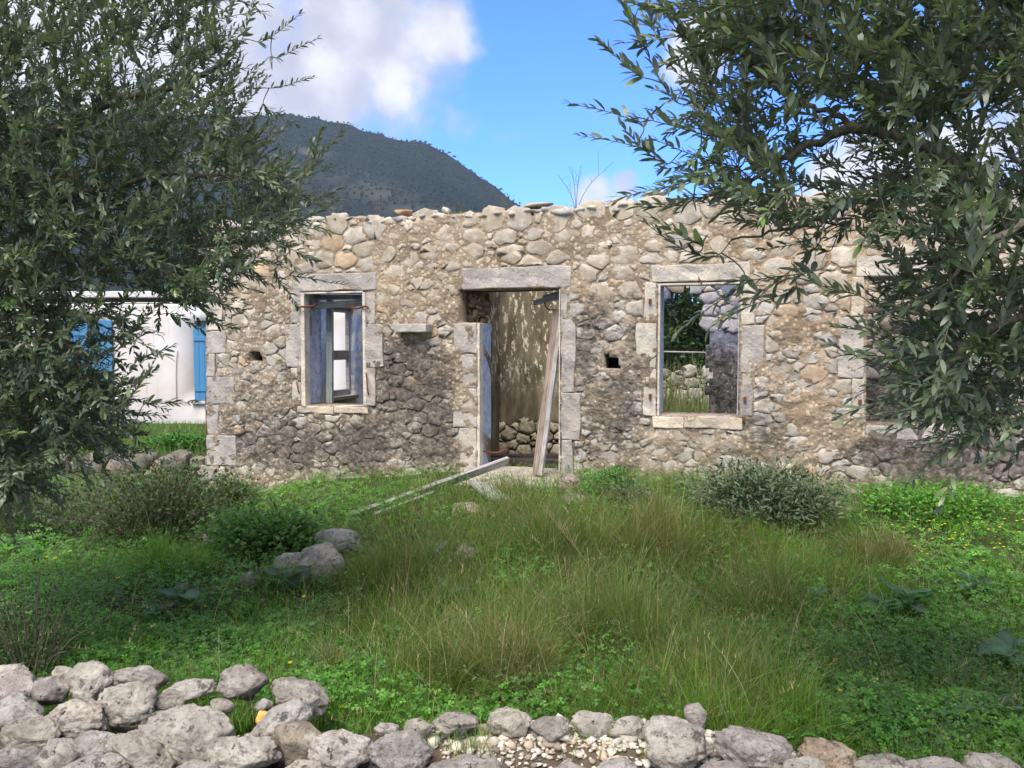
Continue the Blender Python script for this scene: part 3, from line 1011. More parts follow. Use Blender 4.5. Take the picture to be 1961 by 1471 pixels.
for rank, i in enumerate(order):
    poly, c, rm = cells[i]
    clear_ = 1.0 if (c[1] > 2.05) else .75
    prot = (srng.uniform(.002, .0105) if c[1] > 1.95 else srng.uniform(-.002, .012))
    v, fs = stone_piece(poly, c, rm, srng, prot)
    tone = stone_tone(c[0], c[1], pc[0][i], pc[1][i], srng)
    st = stain_at(v[:, 0], v[:, 2]) * .92
    if rank < FRONT_N:
        ctr = np.array([c[0], 0, c[1]])
        a = Acc(); a.add(v - ctr, fs, tone=np.tile(tone, (len(v), 1)), stain=st)
        add('stone', a.mesh('stone'), MATS['wall_stone'], fw, loc=ctr)
    else:
        small.add(v, fs, tone=np.tile(tone, (len(v), 1)), stain=st)
add('small_stones', small.mesh('small_stones'), MATS['wall_stone'], house, 'stuff')

# coping: loose rubble bedded along the broken wall head
crng = np.random.default_rng(21)
u = UL + .1
cap = Acc()
ncap = 0
while u < UR - .1:
    wdt = crng.uniform(.11, .27)
    hgt = crng.uniform(.045, .10)
    zt = ztop(u + wdt / 2)
    for (yy, dep) in ((.10, .24), (.36, .26)):
        v, f = rock(crng, (wdt * 1.06, dep, hgt), 2, 7, .05, 22)
        a = crng.normal(0, .10)
        v = v @ np.array([[math.cos(a), 0, math.sin(a)], [0, 1, 0], [-math.sin(a), 0, math.cos(a)]])
        ctr = np.array([u + wdt / 2, yy + crng.uniform(-.03, .01), zt - hgt * .18 + crng.uniform(-.02, .015)])
        tone = (np.array([.52, .47, .40]) if crng.random() < .6 else np.array([.43, .42, .41])) * crng.uniform(.85, 1.1)
        a = Acc(); a.add(v, f, tone=np.tile(tone, (len(v), 1)), stain=np.full(len(v), .12))
        pxx = proj(to_world(ctr[None]))[0][0]
        if yy < .2 and pxx < 1700 and ncap < 48:
            add('coping_stone', a.mesh('coping_stone'), MATS['wall_stone'], house, loc=ctr); ncap += 1
        else:
            cap.add(v + ctr, f, tone=np.tile(tone, (len(v), 1)), stain=np.full(len(v), .12))
    u += wdt * .93
add('coping_rubble', cap.mesh('coping_rubble'), MATS['wall_stone'], house, 'stuff')

# the bracket slab left of the door, with the pale runnel below it
r = rect(767, 621, 828, 637)
add('bracket_slab', block_mesh('bracket_slab', r[0], r[1], -.17, .12, r[2], r[3], .012, .006, .1, 5, {'tone': (.42, .41, .39)}), MATS['dressed_stone'], house)
# backs of the putlog holes and the broken socket beside the door
for r in (PUT1, PUT2):
    add('putlog_hole', block_mesh('putlog_hole', r[0] - .05, r[1] + .05, .34, .40, r[2] - .05, r[3] + .05, .004, .0, 1), MATS['dark_earth'], house)
a = Acc()
for k in range(26):
    v, f = rock(crng, crng.uniform(.05, .13, 3), 2, 8, .08)
    c = np.array([crng.uniform(GAP[0], GAP[1] + .02), crng.uniform(.20, .30), crng.uniform(GAP[2], GAP[3])])
    a.add(v + c, f, tone=np.tile(np.array([.20, .135, .085]) * crng.uniform(.6, 1.3), (len(v), 1)), stain=np.full(len(v), .1))
add('socket_rubble', a.mesh('socket_rubble'), MATS['wall_stone'], house, 'stuff')

# plastered reveals (left cheeks of the openings)
def reveal(r, side, m, y0=.105, y1=WALL_T + .004, th=.012, zpad=0.0):
    x0, x1 = (r[0] - .004, r[0] + th) if side < 0 else (r[1] - th, r[1] + .004)
    return add('reveal_plaster', block_mesh('reveal_plaster', x0, x1, y0, y1, r[2] + .005, r[3] - .005 + zpad, .003, .004, .12, 3), m, house)
for r in (W1, W2):
    reveal(r, -1, MATS['blue_reveal']); reveal(r, 1, MATS['blue_reveal'])
reveal((DR[0], DR[1], DR[2], GAP[2]), -1, MATS['blue_reveal'])
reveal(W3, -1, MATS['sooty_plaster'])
# timber inner lintels
for r in (W1, W2, DR):
    add('inner_lintel', block_mesh('inner_lintel', r[0] - .12, r[1] + .12, .23, WALL_T - .01, r[3] - .004, r[3] + .10, .008, .004, .2, 2), MATS['dark_wood'], house)

# ---- inside walls
YB = 3.0
# gable wall on the left, blue inside, with a window of its own
UI = UL + .52
gy0, gz1 = hside(632, 588, UI); gy1, gz0 = hside(668, 757, UI)
gy1 += .16
gys = snap_lines(WALL_T, 4.6, .10, [gy0, gy1]); gzs = snap_lines(-.4, 2.95, .10, [gz0, gz1])
A, B = np.meshgrid((gys[1:] + gys[:-1]) / 2, (gzs[1:] + gzs[:-1]) / 2)
hl = in_rect(A, B, (gy0, gy1, gz0, gz1)) | (B > 2.75 + .12 * np.sin(A * 5))
YY, ZZ = np.meshgrid(gys, gzs)
v, f = grid_wall(gys, gzs, hl, .01 * fbm(p3(YY.ravel(), ZZ.ravel()), 3, 3, 4).reshape(YY.shape), .14)
v = np.stack([UI - v[:, 1], v[:, 0], v[:, 2]], -1)
add('gable_wall', mesh_np('gable_wall', v, f, smooth=False), MATS['blue_plaster'], house)
# the gable window's old grey frame
fr = empty('gable_window'); fr.parent = house
def gbar(name, ya, yb, za, zb, m, ux=.05, th=.06):
    add(name, block_mesh(name, UI - ux - th, UI - ux, ya, yb, za, zb, .004, .002, .3, 1), m, fr)
gbar('frame_post', gy0, gy0 + .05, gz0, gz1, MATS['green_wood']); gbar('frame_post', gy1 - .05, gy1, gz0, gz1, MATS['grey_wood'])
gbar('frame_rail', gy0 + .07, gy1 - .07, gz1 - .06, gz1, MATS['grey_wood']); gbar('frame_rail', gy0 + .07, gy1 - .07, gz0, gz0 + .09, MATS['grey_wood'])
zm = hside(655, 679, UI)[1]
gbar('transom', gy0 + .07, gy1 - .07, zm - .08, zm + .06, MATS['brown_wood'])
add('window_board', block_mesh('window_board', UI - .2, UI + .05, gy0 - .04, gy1 + .06, gz0 - .05, gz0 - .001, .006, .003, .3), MATS['brown_wood'], fr)
# rear wall
yr = 4.6
rus = np.arange(UL, UR + .01, .06); rzs = np.arange(-.4, 2.85, .06)
A, B = np.meshgrid((rus[1:] + rus[:-1]) / 2, (rzs[1:] + rzs[:-1]) / 2)
PW = to_world(np.stack([A.ravel(), np.full(A.size, yr), B.ravel()], -1))
ax, ay = proj(PW)
nzz = 9 * vnoise(p3(A.ravel(), B.ravel()), 4.5, 5)
hl = ((ax > 1226) & (ax + nzz < 1356) & (ay + nzz > 560 - 7 * np.sin((ax - 1270) / 28.0) + 24 * np.clip((1292 - ax) / 22, 0, 1))).reshape(A.shape) | (B > 2.6 + .1 * np.sin(A * 4.0))
A2, B2 = np.meshgrid(rus, rzs)
v, f = grid_wall(rus, rzs, hl, yr + .03 * fbm(p3(A2.ravel(), B2.ravel()), 5, 4, 6).reshape(A2.shape), yr + .5)
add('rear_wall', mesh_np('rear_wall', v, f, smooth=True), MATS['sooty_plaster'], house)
def inside_rear(u, z):
    a, b = proj(to_world(np.stack([u, np.full_like(u, yr), z], -1)))
    return (b < 622) & (a > 1225) & (a < 1445) & ~((a < 1362) & (b > 556 - 7 * np.sin((a - 1270) / 28.0) + 24 * np.clip((1292 - a) / 22, 0, 1))) & (z < 2.58)
a = Acc()
rrng = np.random.default_rng(31)
for poly, c, rm in stone_cells(1.2, 4.2, 1.6, 2.6, lambda u, z: .082 + 0 * u, inside_rear, [], rrng, 4000):
    v, fs = stone_piece(poly, c, rm, rrng, .014)
    v[:, 1] += yr
    tn = np.array([.36, .36, .40]) if rrng.random() < .5 else np.array([.48, .44, .38])
    a.add(v, fs, tone=np.tile(tn * rrng.uniform(.8, 1.1), (len(v), 1)), stain=np.full(len(v), .22))
add('rear_wall_stones', a.mesh('rear_wall_stones'), MATS['wall_stone'], house, 'stuff')

# middle room: back wall with mouldy plaster over a bare stone foot
up = hpt(957, 700, YB)[0]
u_end = hpt(1120, 700, YB)[0] + .5
zf = hpt(1010, 816, YB)[1]
bus = np.arange(up - .1, u_end, .06); bzs = np.arange(-.2, 2.62, .06)
A2, B2 = np.meshgrid(bus, bzs)
hl = np.zeros((len(bzs) - 1, len(bus) - 1), bool)
A, B = np.meshgrid((bus[1:] + bus[:-1]) / 2, (bzs[1:] + bzs[:-1]) / 2)
low = B2 < zf + .05 * vnoise(p3(A2.ravel(), B2.ravel()), 4, 6).reshape(A2.shape)
v, f = grid_wall(bus, bzs, hl, YB + .012 * fbm(p3(A2.ravel(), B2.ravel()), 3, 3, 8).reshape(A2.shape) + .07 * low, YB + .45)
add('partition_wall', mesh_np('partition_wall', v, f, smooth=True), MATS['mould_plaster'], house)
add('partition_wall', block_mesh('partition_wall', up - .42, up + .0, WALL_T + .35, YB - .005, -.2, 2.6, .01, .006, .2, 9), MATS['mould_plaster'], house)
a = Acc()
rects_ = []
prng = np.random.default_rng(41)
for poly, c, rm in stone_cells(up - .05, u_end, .0, zf + .04, lambda u, z: .095 + 0 * u, lambda u, z: (z < zf - .01), rects_, prng, 3500, .8):
    v, fs = stone_piece(poly, c, rm, prng, .06)
    v[:, 1] += YB + .045
    tn = np.array([.44, .40, .30]) * prng.uniform(.55, 1.25)
    a.add(v, fs, tone=np.tile(tn, (len(v), 1)), stain=np.full(len(v), .30))
add('partition_stones', a.mesh('partition_stones'), MATS['wall_stone'], house, 'stuff')
# one wall across the right hand room, seen through the last window: coursed rough stone
YW = 1.25
wu0, wu1 = hpt(1600, 700, YW)[0], UR
wus = np.arange(wu0, wu1, .06); wzs = np.arange(-.2, 2.7, .06)
A2, B2 = np.meshgrid(wus, wzs)
v, f = grid_wall(wus, wzs, np.zeros((len(wzs) - 1, len(wus) - 1), bool), YW + .03 * fbm(p3(A2.ravel(), B2.ravel()), 6, 4, 16).reshape(A2.shape), YW + .4)
add('cross_wall', mesh_np('cross_wall', v, f, {'tone': np.tile([.42, .36, .29], (len(v), 1)), 'stain': np.full(len(v), .45)}, True), MATS['wall_mortar'], house)
wr = [hpt(1640, 500, YW)[0], hpt(1961, 500, YW)[0]]
wc = stone_cells(wr[0], wr[1], .4, 2.6, lambda u, z: .10 + 0 * u, lambda u, z: z < 2.55, [], np.random.default_rng(51), 5000, .60, lambda u, z: .006)
wrng = np.random.default_rng(52)
wo = np.argsort([-c[2] for c in wc])
a = Acc()
for rank, i in enumerate(wo):
    poly, c, rm = wc[i]
    v, fs = stone_piece(poly, c, rm, wrng, .022)
    tn = np.array([.60, .55, .48]) * wrng.uniform(.75, 1.1)
    sx, sy = proj(to_world(np.array([[c[0], YW, c[1]]])))
    st = np.full(len(v), .15 + .55 * math.exp(-((sx[0] - 1690) / 60) ** 2 - ((sy[0] - 770) / 45) ** 2))
    v[:, 1] += YW
    if rank < 40 and sx[0] < 1830:
        ctr = np.array([c[0], YW, c[1]])
        b_ = Acc(); b_.add(v - ctr, fs, tone=np.tile(tn, (len(v), 1)), stain=st)
        add('stone', b_.mesh('stone'), MATS['wall_stone'], bpy.data.objects['cross_wall'], loc=ctr)
    else:
        a.add(v, fs, tone=np.tile(tn, (len(v), 1)), stain=st)
add('cross_wall_stones', a.mesh('cross_wall_stones'), MATS['wall_stone'], house, 'stuff')

# ---- timber and iron left in the openings
def hbar(name, pa, pb, y, wz, ty, m, parent=house, seed=1):
    """a board from pixel pa to pixel pb on plane y; wz its height, ty its thickness"""
    ua, za = hpt(*pa, y); ub, zb = hpt(*pb, y)
    L = math.hypot(ub - ua, zb - za)
    me = block_mesh(name, -L / 2, L / 2, -ty / 2, ty / 2, -wz / 2, wz / 2, .005, .003, .12, seed)
    o = add(name, me, m, parent)
    o.location = ((ua + ub) / 2, y, (za + zb) / 2)
    o.rotation_euler = (0, -math.atan2(zb - za, ub - ua), 0)
    return o
hbar('window_board', (597, 586), (697, 580), .20, .075, .03, MATS['grey_wood'])
hbar('window_frame_head', (596, 570), (698, 569), .30, .055, .06, MATS['grey_wood'], seed=3)
hbar('window_frame_post', (597, 772), (596, 575), .30, .035, .06, MATS['grey_wood'], seed=4)
hbar('window_post', (632, 777), (632, 566), .42, .075, .05, MATS['green_wood'], seed=5)
def iron(name, pts, y, rad=.009, m='rust'):
    p = [np.array([hpt(a, b, yy)[0], yy, hpt(a, b, yy)[1]]) for (a, b, yy) in pts]
    V, Fq = tube(smooth_path(p, 14), rad, 6)
    add(name, mesh_np(name, V, Fq, smooth=True), MATS[m], house)
iron('shutter_hinge', [(569, 596, -.05), (570, 588, -.06), (580, 587, -.06), (598, 588, .02), (604, 583, .08), (607, 576, .12)], 0, .012)
iron('shutter_hinge', [(705, 592, -.05), (704, 587, -.06), (698, 586, -.05), (686, 591, .0), (677, 591, .06), (671, 585, .1)], 0, .012)
iron('wall_hook', [(568, 731, -.03), (570, 742, -.06), (572, 750, -.05), (573, 753, -.03)], 0, .007)
iron('wall_hook', [(701, 714, -.03), (703, 730, -.06), (704, 748, -.06), (706, 757, -.03)], 0, .007)
iron('window_hook', [(1338, 531, -.03), (1340, 536, -.07), (1344, 545, -.06)], 0, .007)
for (a_, b_) in [(1245, 577), (1245, 759), (1426, 576), (1427, 764), (1424, 802), (1647, 770)]:
    u_, z_ = hpt(a_, b_, -.03)
    add('iron_pin', block_mesh('iron_pin', u_ - .013, u_ + .013, -.05, .0, z_ - .022, z_ + .022, .004, .003, 1), MATS['rust'], house)
iron('gate_bar', [(916, 860, .06), (930, 866, .12), (955, 868, .18), (968, 860, .2), (971, 853, .2)], 0, .011)
# broken boards at the door head
hbar('door_head_board', (1022, 580), (1073, 568), .30, .055, .05, MATS['grey_wood'], seed=8)
o = hbar('door_head_board', (1040, 572), (1073, 562), .32, .06, .04, MATS['grey_wood'], seed=9)
iron('door_hook', [(1043, 580, .26), (1045, 588, .24), (1052, 594, .23), (1060, 593, .23)], 0, .008)
hbar('door_frame_scrap', (922, 556), (929, 586), .30, .05, .05, MATS['blue_wood'], seed=10)
hbar('door_frame_scrap', (931, 556), (932, 585), .36, .035, .04, MATS['blue_wood'], seed=11)
hbar('floor_beam', (890, 890), (1110, 894), .95, .16, .18, MATS['dark_wood'], seed=12)
hbar('floor_beam', (900, 878), (1100, 877), 1.25, .09, .16, MATS['dark_wood'], seed=13)
# threshold and step
r = rect(905, 905, 1092, 912)
add('threshold', block_mesh('threshold', r[0], r[1], -.06, .42, r[2] - .14, r[3] - .01, .015, .008, .15, 3, {'tone': (.42, .40, .34)}), MATS['dressed_stone'], house)
ustep = (hpt(868, 915, -.3)[0], hpt(1084, 915, -.3)[0])
add('door_step', block_mesh('door_step', ustep[0], ustep[1], -.62, -.07, .0, .235, .03, .014, .12, 13, {'tone': (.42, .39, .33)}), MATS['dressed_stone'], house)
# ------------------------------------------------------------------ loose slabs lying on the wall head
def loose(name, px, py, wpx, hpx_, dep, depth_y, tone, seed, label, cat, tilt=0.0, sub=3, planes=8, m='wall_stone'):
    u_, z_ = hpt(px, py, depth_y)
    c = to_world(np.array([u_, depth_y, z_]))
    s = c[1] / F
    rg = np.random.default_rng(seed)
    v, f = rock(rg, (wpx * s, dep, hpx_ * s), sub, planes, .04, 22)
    a = Acc(); a.add(v, f, tone=np.tile(tone, (len(v), 1)), stain=np.full(len(v), .10))
    o = add(name, a.mesh(name), MATS[m], None, loc=c)
    o.rotation_euler = (0, tilt, -TH)
    return tag(o, label, cat)
loose('roof_slab', 1030, 394, 68, 12, .3, .2, (.40, .33, .26), 3, 'thin flat brown slab lying loose on the wall head right of the mountain', 'slab', -.10)
loose('roof_slab', 690, 424, 66, 17, .3, .15, (.34, .28, .21), 4, 'brown rounded slab lying on the wall head above the left window', 'slab', -.04)
loose('roof_tile', 774, 409, 34, 17, .2, .2, (.46, .30, .19), 5, 'small reddish brown wedge of tile standing on the wall head', 'tile', .12)
loose('loose_stone', 1245, 384, 72, 11, .3, .2, (.46, .39, .31), 6, 'lower flat stone of the small stack on the wall head by the right tree', 'stone', -.10)
loose('loose_stone', 1250, 372, 48, 12, .25, .2, (.44, .42, .40), 7, 'upper pale stone crowning the small stack on the wall head', 'stone', -.05)
loose('loose_stone', 854, 405, 16, 16, .15, .2, (.56, .53, .47), 8, 'little pale upright stone on the wall head left of the doorway', 'stone', 0)

# ------------------------------------------------------------------ planks
def plank(name, A, B, wid, thk, m, label, cat, seed, roll=0.0):
    A, B = Vector(A), Vector(B)
    L = (B - A).length
    me = block_mesh(name, -L / 2, L / 2, -thk / 2, thk / 2, -wid / 2, wid / 2, .006, .004, .14, seed)
    o = add(name, me, MATS[m], None, loc=(A + B) / 2)
    xq = (B - A).normalized().to_track_quat('X', 'Z')
    from mathutils import Quaternion
    o.rotation_mode = 'QUATERNION'
    o.rotation_quaternion = xq @ Quaternion((1, 0, 0), roll)
    return tag(o, label, cat)
def hw(px, py, y):
    u_, z_ = hpt(px, py, y)
    return to_world(np.array([u_, y, z_]))
plank('plank', hw(1029, 910, -.12), hw(1070, 592, .22), .125, .035, 'brown_wood', 'wide brown weathered plank leaning upright in the doorway', 'plank', 3, 1.45)
plank('batten', hw(1036, 911, -.16), hw(1080, 566, .17), .040, .045, 'grey_wood', 'narrow pale batten leaning along the edge of the wide doorway plank', 'batten', 4, .2)
def gp(px, py, dz=0.0):
    """ground point under a pixel"""
    d = ray(px, py)
    t = 1.0
    for _ in range(40):
        P = CAM + d * t
        t += (P[2] - float(gz(np.array([P[0]]), np.array([P[1]]))[0]) - dz) / max(.15, -d[2]) * .7
    return CAM + d * t
pA = gp(668, 992, .02); pB = hw(972, 882, -.25)
plank('plank', pA, pB, .085, .04, 'grey_wood', 'long grey plank slanting from the grass up to the doorway', 'plank', 6, .45)
q0 = gp(715, 990, .02); q1 = np.array(pA) + (np.array(pB) - np.array(pA)) * .46 + np.array([.05, -.10, -.03])
plank('plank', q0, q1, .07, .03, 'grey_wood', 'shorter grey plank lying beside the long slanting one in the grass', 'plank', 7, .4)
plank('board', gp(918, 925, .10), gp(958, 958, .04), .20, .03, 'grey_wood', 'short broad grey board lying before the door step', 'board', 8, 1.45)

# ------------------------------------------------------------------ the white house behind
wh = empty('white_house', (-4.6, 15.0, 0))
tag(wh, 'white neighbouring house with bright blue shutters behind the left olive tree', 'house')
def wpt(px, py, y=15.0):
    p = at(px, py, y)
    return p[0] + 4.6, p[2]
x0, _ = wpt(-260, 700); x1, _ = wpt(672, 700)
zt = wpt(300, 570)[1]
def wrect(a, b, c, d):
    p, q = wpt(a, d), wpt(c, b)
    return p[0], q[0], p[1], q[1]
SH = [wrect(128, 614, 216, 768), wrect(374, 626, 455, 768), wrect(-140, 614, -60, 768)]
uu = snap_lines(x0, x1, .4, [c for r in SH for c in r[:2]]); zz = snap_lines(-.4, zt, .4, [c for r in SH for c in r[2:]] + [zt])
A, B = np.meshgrid((uu[1:] + uu[:-1]) / 2, (zz[1:] + zz[:-1]) / 2)
hl = np.zeros(A.shape, bool)
for r in SH: hl |= in_rect(A, B, r)
v, f = grid_wall(uu, zz, hl, np.zeros((len(zz), len(uu))), .35)
add('wall', mesh_np('wall', v, f), MATS['whitewash'], wh)
add('wall', block_mesh('wall', x0, x0 + .35, .352, 5.0, -.4, zt, .01, 0, 2), MATS['whitewash'], wh)
add('wall', block_mesh('wall', x1 - .35, x1, .352, 5.0, -.4, zt, .01, 0, 2), MATS['whitewash'], wh)
add('roof', block_mesh('roof', x0 - .15, x1 + .15, -.04, 5.2, zt + .002, zt + .12, .015, .004, .6, 2), MATS['whitewash'], wh)
for r in SH:
    mid = (r[0] + r[1]) / 2
    for (a, b) in ((r[0] + .005, mid - .004), (mid + .004, r[1] - .005)):
        s = empty('shutter', ((a + b) / 2, -.03, (r[2] + r[3]) / 2)); s.parent = wh
        w_, h_ = b - a, r[3] - r[2]
        npl = 4
        for k in range(npl):
            xa = -w_ / 2 + k * w_ / npl
            add('plank', block_mesh('plank', xa + .002, xa + w_ / npl - .002, -.012, .012, -h_ / 2, h_ / 2, .003, .0, 2, k), MATS['shutter_paint'], s)
        for zz_ in (-.34 * h_, .34 * h_):
            add('rail', block_mesh('rail', -w_ / 2 + .01, w_ / 2 - .01, -.03, -.013, zz_ - .04, zz_ + .04, .003, 0, 2), MATS['shutter_paint'], s)
    add('window_sill', block_mesh('window_sill', r[0] - .06, r[1] + .06, -.07, .10, r[2] - .05, r[2] - .002, .006, 0, 2, 1, {'tone': (.6, .58, .56)}), MATS['dressed_stone'], wh)
V, Fq = tube(np.array([[x0, -.05, wpt(200, 580)[1]], [x1, -.05, wpt(200, 582)[1]]]), .012, 6)
add('cable', mesh_np('cable', V, Fq), MATS['iron'], wh)
cp = [wpt(341, 672), wpt(339, 690), wpt(338, 720), wpt(339, 768)]
V, Fq = tube(np.array([[a, -.02, b] for a, b in cp]), .006, 5)
add('drain_pipe', mesh_np('drain_pipe', V, Fq), MATS['iron'], wh)

# chain link fence in front of it
fy = 12.2
fence = empty('wire_fence', (at(395, 840, fy)[0], fy, 0))
tag(fence, 'low chain link fence with a rusty post before the white house', 'fence')
fx1, fz1 = 0.0, at(395, 766, fy)[2]; fz0 = at(395, 850, fy)[2]
fx0 = at(60, 800, fy)[0] - fence.location.x
for k in range(3):
    xx = fx1 - k * 1.35 + .012
    V, Fq = tube(np.array([[xx, 0, fz0 - .2], [xx, 0, fz1 + .06]]), .016, 6)
    add('post', mesh_np('post', V, Fq, smooth=True), MATS['rust'], fence)
a = Acc(); pitch = .062
ncol = int((fx1 - fx0) / pitch); nrow = int((fz1 - fz0) / (pitch / 2))
for k in range(ncol):
    z_ = fz0 + np.arange(nrow + 1) * pitch / 2
    x_ = fx0 + k * pitch + (np.arange(nrow + 1) % 2) * pitch * .5 * (1 if k % 2 else 1)
    for sgn in (0, 1):
        xx = fx0 + k * pitch + ((np.arange(nrow + 1) + sgn) % 2) * pitch / 2
        V, Fq = tube(np.stack([xx, np.full(len(xx), .002 * sgn), z_], -1), .0045, 3)
        a.add(V, Fq)
add('netting', a.mesh('netting'), MATS['wire'], fence, 'stuff')

# terrace wall left of the ruin, and the garden wall seen through the right window
def dry_face(name, x0, x1, y, z0, z1, label, cat, seed, rad, nobj, tone, zfun=None):
    root = empty(name, ((x0 + x1) / 2, y, z0))
    tag(root, label, cat)
    ox = root.location.x
    me = block_mesh('core', x0 - ox, x1 - ox, .06, .5, 0, z1 - z0 - .03, .02, .02, .25, seed, {'tone': (.16, .13, .09), 'stain': .5})
    add('core', me, MATS['wall_mortar'], root)
    rg = np.random.default_rng(seed)
    cs = stone_cells(x0 - ox, x1 - ox, .0, z1 - z0, lambda u, z: rad + 0 * u, lambda u, z: (z > .02) & (z < z1 - z0 - .03), [], rg, 5000, .7, lambda u, z: .012)
    o_ = np.argsort([-c[2] for c in cs])
    ac = Acc()
    for rank, i in enumerate(o_):
        poly, c, rm = cs[i]
        v, fs = stone_piece(poly, c, rm, rg, .07, .1)
        tn = np.array(tone) * rg.uniform(.7, 1.25)
        if rank < nobj:
            ctr = np.array([c[0], 0, c[1]])
            b = Acc(); b.add(v - ctr, fs, tone=np.tile(tn, (len(v), 1)), stain=np.full(len(v), .3))
            add('stone', b.mesh('stone'), MATS['wall_stone'], root, loc=ctr)
        else:
            ac.add(v, fs, tone=np.tile(tn, (len(v), 1)), stain=np.full(len(v), .3))
    if ac.n:
        add('small_stones', ac.mesh('small_stones'), MATS['wall_stone'], root, 'stuff')
    return root
tx0 = at(-150, 900, 10.1)[0]; tx1 = at(396, 900, 10.1)[0] + .25
dry_face('terrace_wall', tx0, tx1, 10.1, -.40, at(380, 886, 10.1)[2], 'low dark stone terrace wall running behind the ruin corner', 'wall', 61, .11, 40, (.20, .185, .16))
gx0 = at(1180, 700, 17)[0]; gx1 = at(1400, 700, 17)[0]
dry_face('garden_wall', gx0, gx1, 17.0, at(1300, 768, 17)[2], at(1300, 712, 17)[2], 'low stone garden wall seen through the right window', 'wall', 62, .13, 30, (.34, .33, .30))
V, Fq = tube(np.array([at(1180, 672, 16.2), at(1262, 673.5, 16.2), at(1356, 675.5, 16.2), at(1450, 677, 16.2)]), .02, 6)
rl = empty('garden_rail', at(1310, 674, 16.2)); tag(rl, 'thin pale garden rail seen through the right window', 'rail')
V = V - np.array(rl.location)
add('rail', mesh_np('rail', V, Fq), MATS['grey_wood'], rl)
for px_ in (1190, 1440):
    P = at(px_, 676, 16.2)
    V, Fq = tube(np.array([[P[0], 16.2, -.1], [P[0], 16.2, P[2]]]) - np.array(rl.location), .025, 6)
    add('post', mesh_np('post', V, Fq), MATS['grey_wood'], rl)

# ------------------------------------------------------------------ dry stone wall in the foreground
dw = empty('dry_stone_wall', (0, 2.7, 0))
tag(dw, 'tumbled dry stone wall of pale limestone along the near edge of the meadow', 'wall')
DWO = np.array([0, 2.7, 0.0])
dr = np.random.default_rng(77)
# centre, size in the photograph; tone k; tilt
DS = [(20, 1319, 100, 58), (98, 1324, 66, 56), (172, 1311, 98, 84), (30, 1372, 104, 66), (143, 1380, 126, 78), (62, 1408, 106, 54), (238, 1360, 118, 90),
      (268, 1304, 98, 44), (358, 1410, 178, 122, .25), (365, 1320, 92, 34), (466, 1309, 100, 68), (572, 1334, 120, 62, .35), (536, 1386, 122, 66, -.45),
      (568, 1427, 102, 92), (655, 1438, 128, 78), (275, 1444, 122, 66, .5), (184, 1431, 86, 48), (113, 1448, 84, 60), (38, 1452, 92, 48), (178, 1470, 104, 44), (460, 1449, 152, 70),
      (20, 1286, 62, 26), (766, 1444, 128, 72), (802, 1394, 62, 38), (872, 1385, 92, 34), (975, 1387, 88, 50), (1052, 1397, 80, 46), (1135, 1389, 90, 56), (1200, 1397, 70, 48),
      (880, 1468, 118, 36), (1298, 1424, 132, 100), (1445, 1440, 152, 72, .2), (1588, 1449, 116, 52, .12), (1690, 1470, 104, 36), (1900, 1472, 96, 40), (1330, 1372, 44, 50),
      (215, 1466, 60, 40), (380, 1475, 90, 40), (580, 1478, 80, 40), (425, 1352, 48, 30), (330, 1340, 60, 30), (118, 1290, 40, 22), (505, 1350, 36, 24), (1250, 1408, 44, 34), (740, 1398, 50, 24), (1540, 1478, 90, 40), (1790, 1484, 110, 44),
      (930, 1478, 70, 34), (1090, 1480, 90, 40), (1180, 1478, 80, 44), (1380, 1480, 90, 40)]
for i, e in enumerate(DS):
    cx, cy, ww, hh = e[:4]
    tilt = e[4] if len(e) > 4 else dr.normal(0, .06)
    dep = 3.0 - (cy - 1280) / 190 * .55
    c = at(cx, cy, dep)
    s = np.linalg.norm(c - CAM) / F
    big = max(ww, hh) * s
    v, f = rock(dr, (ww * s * .90, dr.uniform(.55, .8) * big * .9, hh * s * .92), (5 if max(ww, hh) > 105 else 4) if big > .11 else 3, int(dr.integers(12, 17)), dr.uniform(.10, .20), 55, .14)
    tn = np.array([.59, .56, .515]) * dr.uniform(.76, 1.14) * np.array([dr.uniform(.98, 1.04), 1.0, dr.uniform(.92, 1.03)])
    if e[:2] == (1588, 1449): tn = np.array([.54, .43, .31])
    if e[:2] == (568, 1427): tn = np.array([.46, .395, .315])
    a = Acc(); a.add(v, f, tone=np.tile(tn, (len(v), 1)))
    o = add('stone', a.mesh('stone', True), MATS['field_stone'], dw, loc=c - DWO)
    o.rotation_euler = (dr.normal(0, .1), tilt, 0)
c = at(505, 1371, 2.72)
v, f = rock(dr, (.06, .05, .045), 3, 7, .04, 26)
a = Acc(); a.add(v, f, tone=np.tile([.62, .36, .10], (len(v), 1)))
o = add('stone', a.mesh('stone'), MATS['rubble'], dw, loc=c - DWO); o['label'] = 'small orange broken stone'
